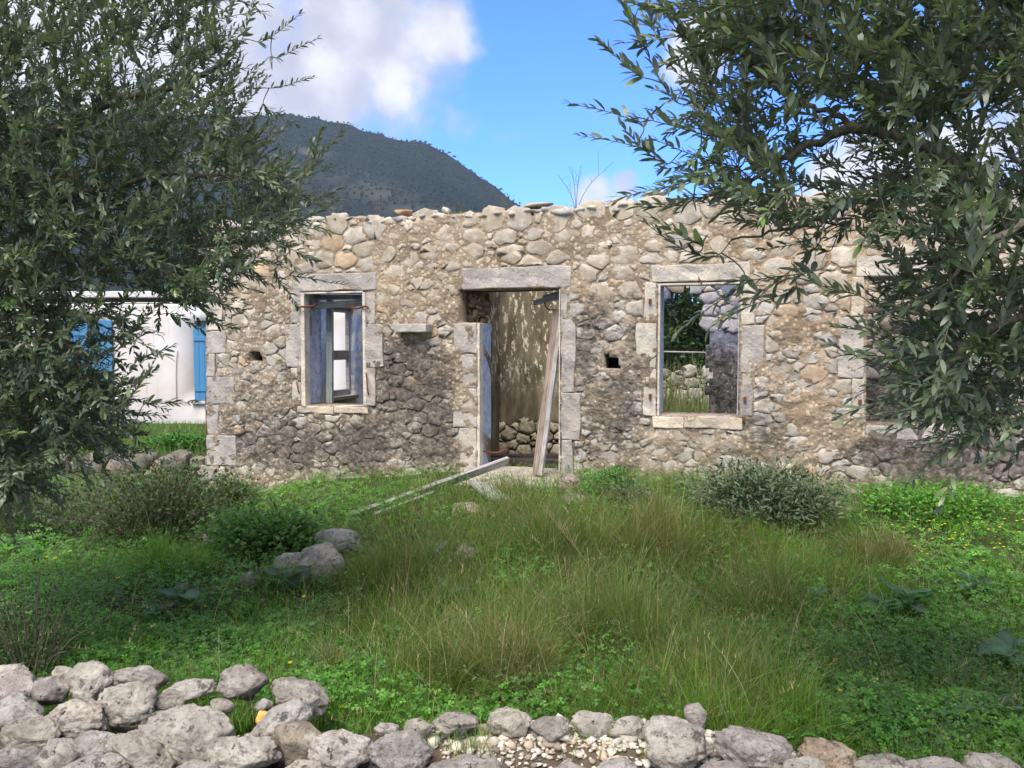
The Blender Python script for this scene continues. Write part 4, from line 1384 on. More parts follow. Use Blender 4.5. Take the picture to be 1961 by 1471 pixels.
# courses below the picture's edge and the hearting of the wall
for k in range(34):
    xx = -2.1 + k * .125 + dr.uniform(-.03, .03)
    for zz_ in ((.03, .13) if xx < -.2 else (-.02,)):
        v, f = rock(dr, (dr.uniform(.14, .24), dr.uniform(.16, .26), dr.uniform(.09, .15)), 3, 13, .11, 50, .10)
        tn = np.array([.55, .525, .48]) * dr.uniform(.8, 1.1)
        a = Acc(); a.add(v, f, tone=np.tile(tn, (len(v), 1)))
        add('stone', a.mesh('stone', True), MATS['field_stone'], dw, loc=np.array([xx, 2.46 + dr.uniform(-.03, .03) - zz_ * .1, zz_]) - DWO)
for k in range(74):
    left = k < 46
    xx = -4.3 + k * .048 if left else 1.75 + (k - 46) * .07
    lv_ = dr.integers(0, 3) if left else 0
    v, f = rock(dr, (dr.uniform(.18, .34), dr.uniform(.18, .30), dr.uniform(.12, .20)), 3, 13, .14, 50, .10)
    a = Acc(); a.add(v, f, tone=np.tile(np.array([.55, .525, .48]) * dr.uniform(.78, 1.1), (len(v), 1)))
    add('stone', a.mesh('stone', True), MATS['field_stone'], dw, loc=np.array([xx, (2.55 if left else 2.46) + dr.uniform(-.05, .25), (.0 + .12 * lv_) if left else -.06]) - DWO)
# hearting: a heap of earth and chips that the stones sit on
hxs = np.linspace(-2.3, 2.6, 150); hys = np.linspace(2.42, 3.12, 28)
A, B = np.meshgrid(hxs, hys)
def heap_z(x, y):
    topz = np.interp(x, [-2.3, -1.0, -.75, -.5, -.2, .2, .6, 1.0, 1.4, 2.6], [.17, .16, .16, .16, .17, .205, .20, .10, .02, -.06])
    prof = sstep(y, 2.40, 2.62) * (1 - sstep(y, 2.76, 2.94))
    q = np.stack([x.ravel(), y.ravel(), 0 * x.ravel()], -1)
    return -.13 + (topz + .13) * prof + .012 * fbm(q, 14, 3, 3).reshape(x.shape)
hv_ = np.stack([A.ravel(), B.ravel(), heap_z(A, B).ravel()], -1)
ii = (np.arange(27)[:, None] * 150 + np.arange(149)[None, :]).ravel()
add('hearting', mesh_np('hearting', hv_ - DWO, np.stack([ii, ii + 1, ii + 151, ii + 150], -1), {'tone': np.tile([.09, .07, .05], (len(hv_), 1))}, True), MATS['rubble'], dw)
# gravel and chips strewn over it
gr = Acc()
iv1, if1 = ico(1)
for k in range(4600):
    t_ = dr.random()
    x = dr.uniform(-.25, .72) if t_ < .72 else (dr.uniform(-1.7, .0) if t_ < .88 else dr.uniform(.6, 1.5))
    y = 2.44 + .50 * dr.random() ** .9
    z = float(heap_z(np.array([x]), np.array([y]))[0])
    s = dr.uniform(.0035, .012) * (2.2 if dr.random() < .12 else 1)
    v = iv1 * dr.uniform(.40, 1.45, (12 if len(iv1) == 12 else len(iv1), 1)) * s * np.array([dr.uniform(.8, 1.6), dr.uniform(.8, 1.4), dr.uniform(.5, .9)])
    tn = np.array([.52, .48, .42]) if dr.random() < .68 else (np.array([.43, .34, .26]) if dr.random() < .5 else np.array([.24, .20, .16]))
    gr.add(v + [x, y, z + s * .3], if1, tone=np.tile(tn * dr.uniform(.8, 1.15), (len(v), 1)))
g = add('gravel', gr.mesh('gravel'), MATS['rubble'], None, 'stuff')

# ------------------------------------------------------------------ boulders in the meadow
br = np.random.default_rng(88)
def boulder(px, py_base, wpx, hpx_, label, tone=(.54, .49, .42), name='boulder', sink=.25, planes=10, sub=4, tilt=0.0):
    g = gp(px, py_base)
    s = g[1] / F
    w_, h_ = wpx * s, hpx_ * s
    v, f = rock(br, (w_, max(w_, h_) * .8, h_ * (1 + sink)), sub, planes + 4, .20, 55, .18)
    a = Acc(); a.add(v, f, tone=np.tile(np.array(tone), (len(v), 1)))
    o = add(name, a.mesh(name, True), MATS['field_stone'], None, loc=(g[0], g[1] + w_ * .3, g[2] + h_ * (1 - sink) / 2 + .0))
    o.rotation_euler = (0, tilt, br.uniform(-.4, .4))
    return tag(o, label, 'boulder' if name == 'boulder' else 'stone')
boulder(612, 1122, 100, 76, 'large rough pale boulder in the grass left of the tussock', (.64, .58, .49))
boulder(553, 1108, 80, 46, 'smaller rough boulder butting against the left side of the large pale one', (.62, .56, .47))
boulder(643, 1072, 104, 56, 'smooth rounded grey boulder just behind the large pale one', (.44, .43, .41), planes=7)
boulder(472, 1130, 46, 34, 'small half buried pale stone left of the boulders', (.46, .43, .38), 'field_stone')
boulder(395, 1056, 64, 40, 'dull brownish grey stone under the leafy bush by the house corner', (.33, .30, .27), 'field_stone')
boulder(888, 1092, 46, 48, 'small pointed grey stone standing in the middle of the meadow', (.42, .39, .38), 'field_stone', .2)
boulder(898, 1000, 76, 34, 'yellowish cream stone in the grass before the doorway', (.56, .48, .34), 'field_stone')
boulder(1092, 952, 44, 44, 'brownish squared stone beside the right door jamb', (.36, .30, .26), 'field_stone', .2)
boulder(1100, 972, 70, 22, 'flat grey stone lying in front of the squared one by the door', (.42, .40, .37), 'field_stone', .2)
boulder(1598, 978, 34, 26, 'small round tan stone beside the grey shrub', (.54, .40, .22), 'field_stone', .2, 14)
boulder(615, 1020, 18, 10, 'tiny white stone in the grass behind the boulders', (.62, .60, .56), 'field_stone', .2, 9, 3)
# ------------------------------------------------------------------ vegetation builders
vr = np.random.default_rng(101)
def unit(a):
    return a / (np.linalg.norm(a, axis=-1, keepdims=True) + 1e-9)
def blades(P, h, wd, az, lean, col, segs=3, droop=.0):
    """grass blades as narrow tapering ribbons"""
    n = len(P)
    T = np.linspace(0, 1, segs + 1)
    d = np.stack([np.cos(az), np.sin(az), np.zeros(n)], -1)
    sa = az + np.pi / 2 + vr.normal(0, .9, n)
    s = np.stack([np.cos(sa), np.sin(sa), np.zeros(n)], -1)
    V = np.zeros((n, segs * 2 + 1, 3))
    for k, t in enumerate(T):
        c = P + d * (h * lean * (.35 * t + .65 * t ** 2.2))[:, None]
        c[:, 2] += h * (t - droop * t ** 3) * np.sqrt(np.clip(1 - (lean * .6) ** 2 * t, .15, 1))
        if k < segs:
            wk = (wd * (1 - .75 * t ** 1.5))[:, None] * .5
            V[:, 2 * k] = c - s * wk; V[:, 2 * k + 1] = c + s * wk
        else:
            V[:, 2 * k] = c
    base = (np.arange(n) * (segs * 2 + 1))[:, None]
    q = np.concatenate([base + np.array([[2 * k, 2 * k + 1, 2 * k + 3, 2 * k + 2]]) for k in range(segs - 1)])
    t3 = base + np.array([[2 * segs - 2, 2 * segs - 1, 2 * segs]])
    return V.reshape(-1, 3), [q, t3], np.repeat(col, segs * 2 + 1, 0)
LT = np.array([[0, 0, 0], [.17, .36, .05], [.17, -.36, .05], [.48, .5, .06], [.48, -.5, .06], [.80, .34, .01], [.80, -.34, .01], [1, 0, -.06]])
LF4 = np.array([[1, 2, 4, 3], [3, 4, 6, 5]]); LF3 = np.array([[0, 2, 1], [5, 6, 7]])
def leaf_verts(p, d, nrm, L, W, tpl=LT):
    s = np.cross(nrm, d)
    return p[:, None] + tpl[None, :, 0, None] * (d * L[:, None])[:, None] + tpl[None, :, 1, None] * (s * W[:, None])[:, None] + tpl[None, :, 2, None] * (nrm * L[:, None])[:, None]
def leaf_mesh(name, p, d, nrm, L, W, col):
    V = leaf_verts(p, d, nrm, L, W)
    n = len(p)
    o = (np.arange(n) * 8)[:, None, None]
    return mesh_np(name, V.reshape(-1, 3), [(LF4[None] + o).reshape(-1, 4), (LF3[None] + o).reshape(-1, 3)], {'col': np.repeat(col, 8, 0)})
def ortho(d, ref):
    nrm = ref - d * (ref * d).sum(-1, keepdims=True)
    return unit(nrm)
def colmix(n, choices, probs, var=.38):
    c = np.array(choices)[vr.choice(len(choices), n, p=probs)]
    return c * vr.uniform(1 - var, 1 + var, (n, 1)) * vr.uniform(.93, 1.07, (n, 3))

# where in the meadow a ground point lies, told by the photograph's pixels
def gauss(a, b, lst):
    s = np.zeros_like(a)
    for (x, y, sx, sy, amp) in lst:
        s = s + amp * np.exp(-((a - x) / sx) ** 2 - ((b - y) / sy) ** 2)
    return s
def meadow_points(n, y0=2.45, y1=10.2, pw=1.5, spread=.80):
    u = vr.random(n)
    k = 1 - pw
    y = (y0 ** k + u * (y1 ** k - y0 ** k)) ** (1 / k)
    x = vr.uniform(-1, 1, n) * (y * spread + .2)
    L = to_local(np.stack([x, y, np.zeros(n)], -1))
    ok = ~((L[:, 1] > -.03) & (L[:, 0] > UL - .05)) & ~((y > 10.0) & (x < -3.4))
    ok &= ~((L[:, 1] > -.65) & (L[:, 0] > ustep[0] + .05) & (L[:, 0] < ustep[1] - .05) & (vr.random(n) < .93))
    ok &= ~((y < np.where(x > -.72, 2.84, 3.0)) & (x < 1.02)) & ~((y < 2.72) & (x < 1.35))
    x, y = x[ok], y[ok]
    z = gz(x, y)
    P = np.stack([x, y, z], -1)
    a, b = proj(P)
    return P, a, b
HERB = [(150, 1150, 330, 110, 1.0), (420, 1250, 260, 90, .8), (200, 1270, 300, 70, 1.0), (620, 990, 130, 60, .9), (560, 1060, 80, 60, .5), (960, 1110, 90, 60, .7), (900, 1010, 120, 40, .6), (1840, 1010, 190, 90, 1.1),
        (1750, 1230, 250, 110, .9), (1850, 1420, 220, 90, 1.2), (1560, 1180, 110, 50, .7), (870, 1390, 170, 40, .9), (1000, 1350, 120, 50, .6), (1180, 930, 80, 40, .7), (1420, 950, 60, 40, .4), (700, 1320, 80, 60, .6), (640, 1390, 60, 60, 1.), (100, 1040, 180, 60, .6)]
TALL = [(1100, 1130, 330, 170, 1.0), (1480, 1080, 220, 110, .9), (1000, 1000, 170, 70, .7), (1350, 1360, 280, 90, .9), (800, 1230, 140, 120, .6), (760, 1080, 100, 80, .6), (600, 1280, 160, 60, .35)]

# short meadow grass
P, a, b = meadow_points(150000, pw=1.9)
herb = np.clip(gauss(a, b, HERB), 0, 1.2); tall = np.clip(gauss(a, b, TALL), 0, 1)
clump = fbm(P * [1, 1, 0], 2.6, 3, 12)
keep = vr.random(len(P)) < np.clip(.75 - .45 * herb + .35 * clump, .06, 1)
P, tall, clump, herb = P[keep], tall[keep], clump[keep], herb[keep]
n = len(P)
h = vr.uniform(.06, .17, n) * (1 + .9 * tall) * (1 + .35 * clump)
c0 = colmix(n, [(0.114, 0.228, 0.032), (0.171, 0.310, 0.043), (0.091, 0.179, 0.032), (.30, .25, .13)], [.45, .27, .22, .06])
c1 = colmix(n, [(0.156, 0.196, 0.051), (0.139, 0.212, 0.043), (.26, .22, .12), (.16, .13, .075)], [.42, .26, .22, .10])
col = np.where((vr.random(n) < tall * .75)[:, None], c1, c0)
V, f, c = blades(P - [0, 0, .01], h, vr.uniform(.0022, .0050, n) * (.8 + .08 * P[:, 1]), vr.uniform(0, 6.28, n), vr.uniform(.15, 1.0, n), col, 2)
add('meadow_grass', mesh_np('meadow_grass', V, f, {'col': c}), MATS['grass_blade'], None, 'stuff')
# taller thin grass between the tussocks
P, a, b = meadow_points(62000, pw=1.8)
tall = np.clip(gauss(a, b, TALL), 0, 1)
clump = fbm(P * [1, 1, 0] + 9, 2.2, 3, 14)
keep = vr.random(len(P)) < np.clip(tall * (.55 + .7 * clump), 0.008, 1)
P = P[keep]; n = len(P)
near = np.clip((proj(P)[1] - 1250) / 120, 0, 1)
h = vr.uniform(.16, .36, n) * (1 - .25 * near)
c1 = colmix(n, [(0.139, 0.188, 0.046), (0.114, 0.205, 0.037), (.27, .22, .125), (.15, .115, .065)], [.36, .42, .15, .07])
c2 = colmix(n, [(0.164, 0.301, 0.043), (0.139, 0.244, 0.040), (.28, .24, .13)], [.5, .38, .12])
col = np.where((vr.random(n) < near)[:, None], c2, c1)
V, f, c = blades(P - [0, 0, .01], h, vr.uniform(.0018, .0040, n) * (.75 + .09 * P[:, 1]), vr.uniform(0, 6.28, n), vr.uniform(.1, .95, n), col, 3, .1)
add('tall_grass', mesh_np('tall_grass', V, f, {'col': c}), MATS['grass_blade'], None, 'stuff')

# clover and other low herbs
P, a, b = meadow_points(125000, pw=1.75)
herb = np.clip(gauss(a, b, HERB), 0, 1.2)
clump = fbm(P * [1, 1, 0] + 4, 3.1, 3, 22)
keep = vr.random(len(P)) < np.clip(herb * (.6 + .5 * clump) + .17, 0, 1)
P = P[keep]; n = len(P)
ax_, ay_ = proj(P)
hh = np.clip(vr.uniform(.02, .13, n) * (1 + .8 * fbm(P * [1, 1, 0], 2.3, 3, 44)), .015, .3)
bright = gauss(ax_, ay_, [(1840, 1010, 190, 90, 1.), (620, 990, 130, 60, .7), (250, 1300, 250, 50, .5), (870, 1390, 170, 40, .6), (640, 1390, 60, 60, .7), (1880, 1430, 150, 60, .6)])
ca = colmix(n, [(0.092, 0.254, 0.035), (0.123, 0.318, 0.041), (0.072, 0.190, 0.037), (0.113, 0.223, 0.070)], [.34, .28, .22, .16])
cb = colmix(n, [(0.124, 0.305, 0.039), (0.098, 0.247, 0.036), (0.169, 0.338, 0.046)], [.45, .35, .2])
pc_ = np.where((vr.random(n) < bright * .8)[:, None], cb, ca)
size = vr.uniform(.009, .017, n) * (.62 + .12 * P[:, 1])
tiltd = unit(np.stack([vr.normal(0, .35, n), vr.normal(0, .35, n) - .12, np.ones(n)], -1))
ps, ds, ns, Ls, cs_ = [], [], [], [], []
a0 = vr.uniform(0, 6.28, n)
for k in range(3):
    an = a0 + k * 2.094
    d = np.stack([np.cos(an), np.sin(an), np.full(n, .0)], -1)
    nn = unit(tiltd + vr.normal(0, .12, (n, 3)))
    d = ortho(d, d) if False else unit(d - nn * (d * nn).sum(-1, keepdims=True))
    ps.append(P + [0, 0, 1] * hh[:, None]); ds.append(d); ns.append(nn); Ls.append(size * 1.15); cs_.append(pc_)
ps, ds, ns, Ls, cs_ = map(np.concatenate, (ps, ds, ns, Ls, cs_))
s_ = np.cross(ns, ds)
q0 = ps; q1 = ps + ds * (Ls * .75)[:, None] + s_ * (Ls * .52)[:, None] + ns * (Ls * .1)[:, None]; q2 = ps + ds * (Ls * .95)[:, None]; q3 = ps + ds * (Ls * .75)[:, None] - s_ * (Ls * .52)[:, None] + ns * (Ls * .1)[:, None]
V = np.stack([q0, q3, q2, q1], 1).reshape(-1, 3)
fq = (np.arange(len(ps)) * 4)[:, None] + np.array([[0, 1, 2]]); fq2 = (np.arange(len(ps)) * 4)[:, None] + np.array([[0, 2, 3]])
add('clover_leaves', mesh_np('clover_leaves', V, [fq, fq2], {'col': np.repeat(cs_, 4, 0)}), MATS['herb_leaf'], None, 'stuff')

# mixed taller weeds: loose leaves on thin stems, and last year's dead stems with their seed heads
P, a, b = meadow_points(15000, pw=1.7)
clump = fbm(P * [1, 1, 0] + 31, 1.9, 3, 62)
keep = vr.random(len(P)) < np.clip(.25 + .9 * clump, .02, 1)
P = P[keep]; n = len(P)
nl = 5
st = Acc()
hh = vr.uniform(.10, .30, n)
az = vr.uniform(0, 6.28, n); ln = vr.uniform(.05, .5, n)
V, f, c = blades(P, hh, np.full(n, .003), az, ln, colmix(n, [(.09, .15, .04), (.14, .16, .06), (.20, .13, .08)], [.55, .3, .15]), 3)
kk = np.repeat(np.arange(n), nl); t = np.tile(np.linspace(.3, 1, nl), n)
dirv = np.stack([np.cos(az), np.sin(az), 0 * az], -1)
base = P[kk] + dirv[kk] * (hh * ln)[kk, None] * (.35 * t + .65 * t ** 2.2)[:, None]; base[:, 2] += hh[kk] * t * .92
an = vr.uniform(0, 6.28, n)[kk] + np.tile(np.arange(nl) * 2.4, n)
d = unit(np.stack([np.cos(an), np.sin(an), vr.uniform(-.2, .7, n * nl)], -1)); nn_ = ortho(d, np.tile([[0, -.1, 1.0]], (n * nl, 1)))
Lw = (vr.uniform(.018, .042, n) * (.7 + .08 * P[:, 1]))[kk] * (1.15 - .5 * t)
wc_ = colmix(n, [(.075, .165, .035), (.10, .20, .045), (.065, .13, .055), (.12, .17, .06)], [.35, .25, .22, .18])[kk]
st.add(V, f, col=c)
Vl = leaf_verts(base, d, nn_, Lw, Lw * vr.uniform(.28, .6, n)[kk])
o = (np.arange(n * nl) * 8)[:, None, None]
st.add(Vl.reshape(-1, 3), [(LF4[None] + o).reshape(-1, 4), (LF3[None] + o).reshape(-1, 3)], col=np.repeat(wc_, 8, 0))
add('meadow_weeds', st.mesh('meadow_weeds'), MATS['herb_leaf'], None, 'stuff')
P, a, b = meadow_points(5200, pw=1.6)
keep = vr.random(len(P)) < np.clip(gauss(a, b, TALL) * .55 + .05, 0, 1)
P = P[keep]; n = len(P)
hh = vr.uniform(.22, .52, n); az = vr.uniform(0, 6.28, n); ln = vr.uniform(.1, 1.3, n)
sc_col = colmix(n, [(.33, .27, .16), (.24, .17, .10), (.40, .35, .22)], [.5, .3, .2])
V, f, c = blades(P, hh, vr.uniform(.002, .004, n), az, ln, sc_col, 4, .15)
st = Acc(); st.add(V, f, col=c)
tipv = V.reshape(n, 9, 3)[:, 8]; pre = V.reshape(n, 9, 3)[:, 6]
k = np.repeat(np.arange(n), 7); tt = vr.random(len(k))
Vb, fb, cb_ = blades(pre[k] + (tipv - pre)[k] * tt[:, None], vr.uniform(.012, .03, len(k)), np.full(len(k), .003), vr.uniform(0, 6.28, len(k)), vr.uniform(.2, 1, len(k)), sc_col[k], 2)
st.add(Vb, fb, col=cb_)
add('dead_stems', st.mesh('dead_stems'), MATS['grass_blade'], None, 'stuff')

# a few tufts on the dry wall, the wall head and the doorway sill
tp = []
for (x, y, z, nb, rad) in [(at(425, 1350, 2.78)[0], 2.78, .19, 60, .05), (at(490, 1345, 2.8)[0], 2.8, .19, 50, .05), (at(830, 1420, 2.65)[0], 2.65, .19, 70, .09), (at(930, 1410, 2.66)[0], 2.68, .19, 50, .05), (at(1090, 1420, 2.64)[0], 2.64, .19, 40, .03),
                       (at(1265, 1430, 2.6)[0], 2.6, .16, 60, .05), (at(1380, 1400, 2.66)[0], 2.68, .12, 50, .05), (at(900, 1440, 2.6)[0], 2.58, .19, 40, .06), (at(1150, 1425, 2.6)[0], 2.6, .19, 30, .08), (at(700, 1395, 2.8)[0], 2.8, .15, 50, .08)]:
    tp.append(np.stack([vr.normal(x, rad, nb), vr.normal(y, rad * .6, nb), np.full(nb, z)], -1))
P = np.concatenate(tp); n = len(P)
V, f, c = blades(P, vr.uniform(.03, .11, n), vr.uniform(.002, .004, n), vr.uniform(0, 6.28, n), vr.uniform(.2, .9, n), colmix(n, [(0.130, 0.247, 0.039), (0.182, 0.286, 0.052), (.28, .24, .13)], [.5, .35, .15]), 3)
add('wall_tufts', mesh_np('wall_tufts', V, f, {'col': c}), MATS['grass_blade'], None, 'stuff')
tp = []
for (px_, py_) in [(880, 408), (1095, 400), (620, 422), (720, 418), (1015, 402), (1220, 392), (1320, 385), (1130, 398)]:
    u_, z_ = hpt(px_, py_, .15)
    k = 26
    tp.append(to_world(np.stack([vr.normal(u_, .06, k), vr.normal(.15, .05, k), np.full(k, z_ - .03)], -1)))
u_ = vr.uniform(DR[0] + .03, DR[1] - .05, 260)
tp.append(to_world(np.stack([u_, vr.uniform(.45, .75, 260), np.full(260, .19)], -1)))
P = np.concatenate(tp); n = len(P)
V, f, c = blades(P, vr.uniform(.03, .09, n), vr.uniform(.004, .008, n), vr.uniform(0, 6.28, n), vr.uniform(.2, 1., n), colmix(n, [(0.117, 0.221, 0.039), (0.169, 0.260, 0.052), (.26, .22, .12)], [.5, .35, .15]), 3)
add('wall_head_grass', mesh_np('wall_head_grass', V, f, {'col': c}), MATS['grass_blade'], None, 'stuff')
# grass and weeds inside the ruin and behind it
n = 26000
Lc = np.stack([vr.uniform(UL + .6, UR, n), vr.uniform(.6, 9.5, n), np.zeros(n)], -1)
Lc = Lc[~((Lc[:, 0] > up - .5) & (Lc[:, 0] < u_end) & (Lc[:, 1] < YB + .5) & (vr.random(n) < .85))]; n = len(Lc)
Pw = to_world(Lc); Pw[:, 2] = gz(Pw[:, 0], Pw[:, 1])
V, f, c = blades(Pw, vr.uniform(.05, .28, n), vr.uniform(.006, .014, n), vr.uniform(0, 6.28, n), vr.uniform(.1, .9, n), colmix(n, [(0.104, 0.182, 0.039), (0.143, 0.208, 0.052), (.28, .24, .13)], [.5, .3, .2]), 2)
add('ruin_grass', mesh_np('ruin_grass', V, f, {'col': c}), MATS['grass_blade'], None, 'stuff')
n = 9000
x = vr.uniform(-10, -3.4, n); y = vr.uniform(10.2, 14.6, n)
V, f, c = blades(np.stack([x, y, gz(x, y)], -1), vr.uniform(.05, .22, n), vr.uniform(.006, .014, n), vr.uniform(0, 6.28, n), vr.uniform(.1, .9, n), colmix(n, [(0.091, 0.195, 0.039), (0.130, 0.221, 0.052), (.24, .2, .11)], [.55, .33, .12]), 2)
add('terrace_grass', mesh_np('terrace_grass', V, f, {'col': c}), MATS['grass_blade'], None, 'stuff')

# ---- tussocks one can tell apart
def tussock(px, pyb, wpx, hpx_, label, nb=1700, kind='olive', lean=.75):
    nb = int(nb * .72); hpx_ = hpx_ * .86
    g = gp(px, pyb)
    s = g[1] / F
    rad, h = wpx * s * .5, hpx_ * s
    ns_ = 16
    sr = rad * .66 * np.sqrt(vr.random(ns_)); sa_ = vr.uniform(0, 6.28, ns_)
    sub = vr.integers(0, ns_, nb)
    x = (sr * np.cos(sa_))[sub] + vr.normal(0, rad * .10, nb); y = (sr * np.sin(sa_))[sub] + vr.normal(0, rad * .10, nb)
    r_ = np.clip(np.hypot(x, y), 0, rad * .8)
    az = np.arctan2(y, x) + vr.normal(0, 1.5, nb) + (vr.normal(0, .8, ns_))[sub]
    sh = vr.uniform(.55, 1.12, ns_)[sub]
    ln = np.clip(lean * (r_ / rad / .62) * vr.uniform(.2, 1.2, nb) + vr.normal(.1, .38, nb), -.8, 1.4)
    hh = h * sh * np.clip(vr.normal(.80, .24, nb), .2, 1.3) * (1 - .25 * (r_ / rad) ** 2)
    P = np.stack([x, y, gz(g[0] + x, g[1] + y) - g[2] - .01], -1)
    if kind == 'olive':
        col = colmix(nb, [(0.130, 0.179, 0.046), (0.108, 0.171, 0.040), (.26, .205, .115), (.13, .095, .055)], [.40, .40, .13, .07])
    elif kind == 'straw':
        col = colmix(nb, [(0.139, 0.179, 0.051), (.30, .235, .135), (.17, .125, .075)], [.62, .24, .14])
    else:
        col = colmix(nb, [(0.164, 0.284, 0.043), (0.130, 0.228, 0.040), (.26, .22, .12)], [.5, .40, .10])
    V, f, c = blades(P, hh, vr.uniform(.0016, .0046, nb) * (.8 + .09 * g[1]), az, ln, col, 4, .12)
    o = add('grass_tussock', mesh_np('grass_tussock', V, f, {'col': c}), MATS['grass_blade'], None, loc=g)
    tag(o, label, 'grass tussock', 'tall grass tussocks in the meadow')
    return o
for a_ in [(748, 1135, 200, 165, 'tall olive grass tussock standing against the right side of the boulders', 2300, 'olive'),
           (985, 1315, 230, 215, 'straw brown tussock in the middle of the meadow behind the pale wall stones', 2300, 'straw'),
           (1185, 1265, 280, 250, 'tallest arching tussock with long straw stalks right of the meadow middle', 2900, 'olive'),
           (1080, 1060, 250, 150, 'wide olive tussock in front of the right door jamb', 2200, 'olive'),
           (1250, 1060, 240, 170, 'dense brownish tussock below the right window, left of the grey shrub', 2200, 'straw'),
           (1455, 1195, 220, 190, 'olive tussock in front of the grey shrub', 2000, 'olive'),
           (1672, 1085, 170, 125, 'rounded reddish brown tussock right of the grey shrub, near the bright herbs', 1700, 'straw'),
           (1540, 1110, 170, 110, 'low yellowish tussock just below the grey shrub, right end', 1300, 'green'),
           (1350, 1425, 290, 190, 'bright green tussock behind the pointed end stone of the dry wall', 2600, 'green'),
           (1530, 1420, 240, 170, 'green and straw tussock behind the orange cream stone of the dry wall', 2200, 'green'),
           (835, 1320, 230, 160, 'half dry tussock in front of the boulders, left of the straw brown one', 2000, 'olive'),
           (640, 1300, 120, 110, 'small straw tussock behind the yellow flower and dry wall', 900, 'straw'),
           (330, 1110, 190, 150, 'feathery light green tussock under the left olive tree', 1700, 'green'),
           (1350, 1045, 170, 95, 'short olive tussock at the left foot of the grey shrub', 1500, 'olive'), (1480, 1050, 190, 80, 'low green tussock at the front foot of the grey shrub', 1500, 'green'),
           (1010, 985, 150, 80, 'small tussock hiding the edge of the door step', 1000, 'straw'),
           (880, 975, 120, 60, 'short tussock beside the slanting grey plank', 800, 'olive')]:
    tussock(*a_)
# long dry stalks
def stalk(px, pyb, px2, py2, label, rad=.0022, head=0.0, cat='dry stalk'):
    g = gp(px, pyb)
    e = at(px2, py2, g[1] - .1)
    mid = (g + e) / 2 + np.array([.02, 0, .03])
    V, Fq = tube(smooth_path([g, mid, e], 10) - g, np.linspace(rad, rad * .6, 10), 4)
    a = Acc(); a.add(V, Fq, col=np.tile([.34, .26, .15], (len(V), 1)))
    if head:
        n = 50
        t = vr.uniform(.45, 1, n)
        pp = (mid - g) + (e - mid) * t[:, None]
        Vb, fb, cb_ = blades(pp, vr.uniform(.03, head, n), np.full(n, .002), vr.uniform(0, 6.28, n), vr.uniform(.4, 1, n), np.tile([.30, .25, .15], (n, 1)), 2)
        a.add(Vb, fb, col=cb_)
    o = add('dry_stalk', a.mesh('dry_stalk'), MATS['grass_blade'], None, loc=g)
    return tag(o, label, cat)
stalk(1225, 1240, 1050, 985, 'long dry stalk leaning left across the tallest tussock', .003, .10)
stalk(1060, 1180, 1112, 1082, 'short dry stalk leaning right in the mid meadow grass', .0025)
stalk(750, 1210, 788, 1060, 'pale bent stalk in front of the tussock by the boulders', .0025)
stalk(1600, 1345, 1545, 1245, 'dark thin stalk behind the rightmost yellow flower', .0025)
stalk(138, 1200, 136, 1150, 'short grey stick upright in the herbs under the left tree', .004)

# ---- yellow flowers
def flower(px, py, label, size=.016, stem=.16):
    dpt = gp(px, py + 40)[1]
    c = at(px, py, dpt)
    r_ = empty('yellow_flower', (c[0], c[1], float(gz(np.array([c[0]]), np.array([c[1]]))[0])))
    tag(r_, label, 'flower', 'yellow flowers in the meadow')
    hgt = c[2] - r_.location.z
    V, Fq = tube(np.array([[0, 0, -.01], [.004, 0, hgt * .5], [0, 0, hgt]]), .0015, 4)
    add('stem', mesh_np('stem', V, Fq, {'col': np.tile([.09, .16, .03], (len(V), 1))}), MATS['herb_leaf'], r_)
    for k in range(5):
        an = k * 1.2566 + vr.uniform(-.2, .2)
        d = unit(np.array([[math.cos(an), math.sin(an) - .3, .75]]))
        nn = ortho(d, np.array([[0, -.2, 1.0]]))
        V = leaf_verts(np.array([[0, 0, hgt]]), d, nn, np.array([size]), np.array([size * .8]))[0]
        add('petal', mesh_np('petal', V, [LF4, LF3], {'col': np.tile([.72, .62, .02], (8, 1))}), MATS['petal'], r_)
for a_ in [(556, 1271, 'open yellow flower just above the dry wall stones'), (1118, 1259, 'yellow flower in the mid meadow before the tallest tussock'), (1608, 1324, 'yellow trumpet flower in the tall grass at the lower right'), (1634, 1326, 'pale half closed yellow flower beside the yellow trumpet flower'),
           (90, 1068, 'left one of two yellow flowers close together under the left olive tree'), (106, 1070, 'right one of two yellow flowers close together under the left olive tree'), (134, 1057, 'single yellow flower right of the close pair under the left tree'), (226, 1108, 'yellow flower on a long stem beside the feathery tussock'), (582, 1144, 'orange yellow flower below the large pale boulder'), (653, 1356, 'pale yellow bud low in the clover by the dry wall')]:
    flower(*a_)
# the many specks of yellow in the herbs by the right end of the house
n = 90
k = 0
ps = []
while k < n:
    px_, py_ = vr.normal(1840, 80), vr.normal(1030, 50)
    if 930 < py_ < 1130 and px_ < 2050:
        g = gp(px_, py_)
        ps.append([g[0], g[1], g[2] + vr.uniform(.06, .16)]); k += 1
P = np.repeat(np.array(ps), 5, 0); an = np.tile(np.arange(5) * 1.2566, n)
d = unit(np.stack([np.cos(an), np.sin(an) - .2, np.full(5 * n, .5)], -1)); nn = ortho(d, np.tile([[0, -.3, 1.0]], (5 * n, 1)))
add('tiny_blossoms', leaf_mesh('tiny_blossoms', P, d, nn, np.full(5 * n, .011), np.full(5 * n, .010), np.tile([.72, .60, .02], (5 * n, 1))), MATS['petal'], None, 'stuff')

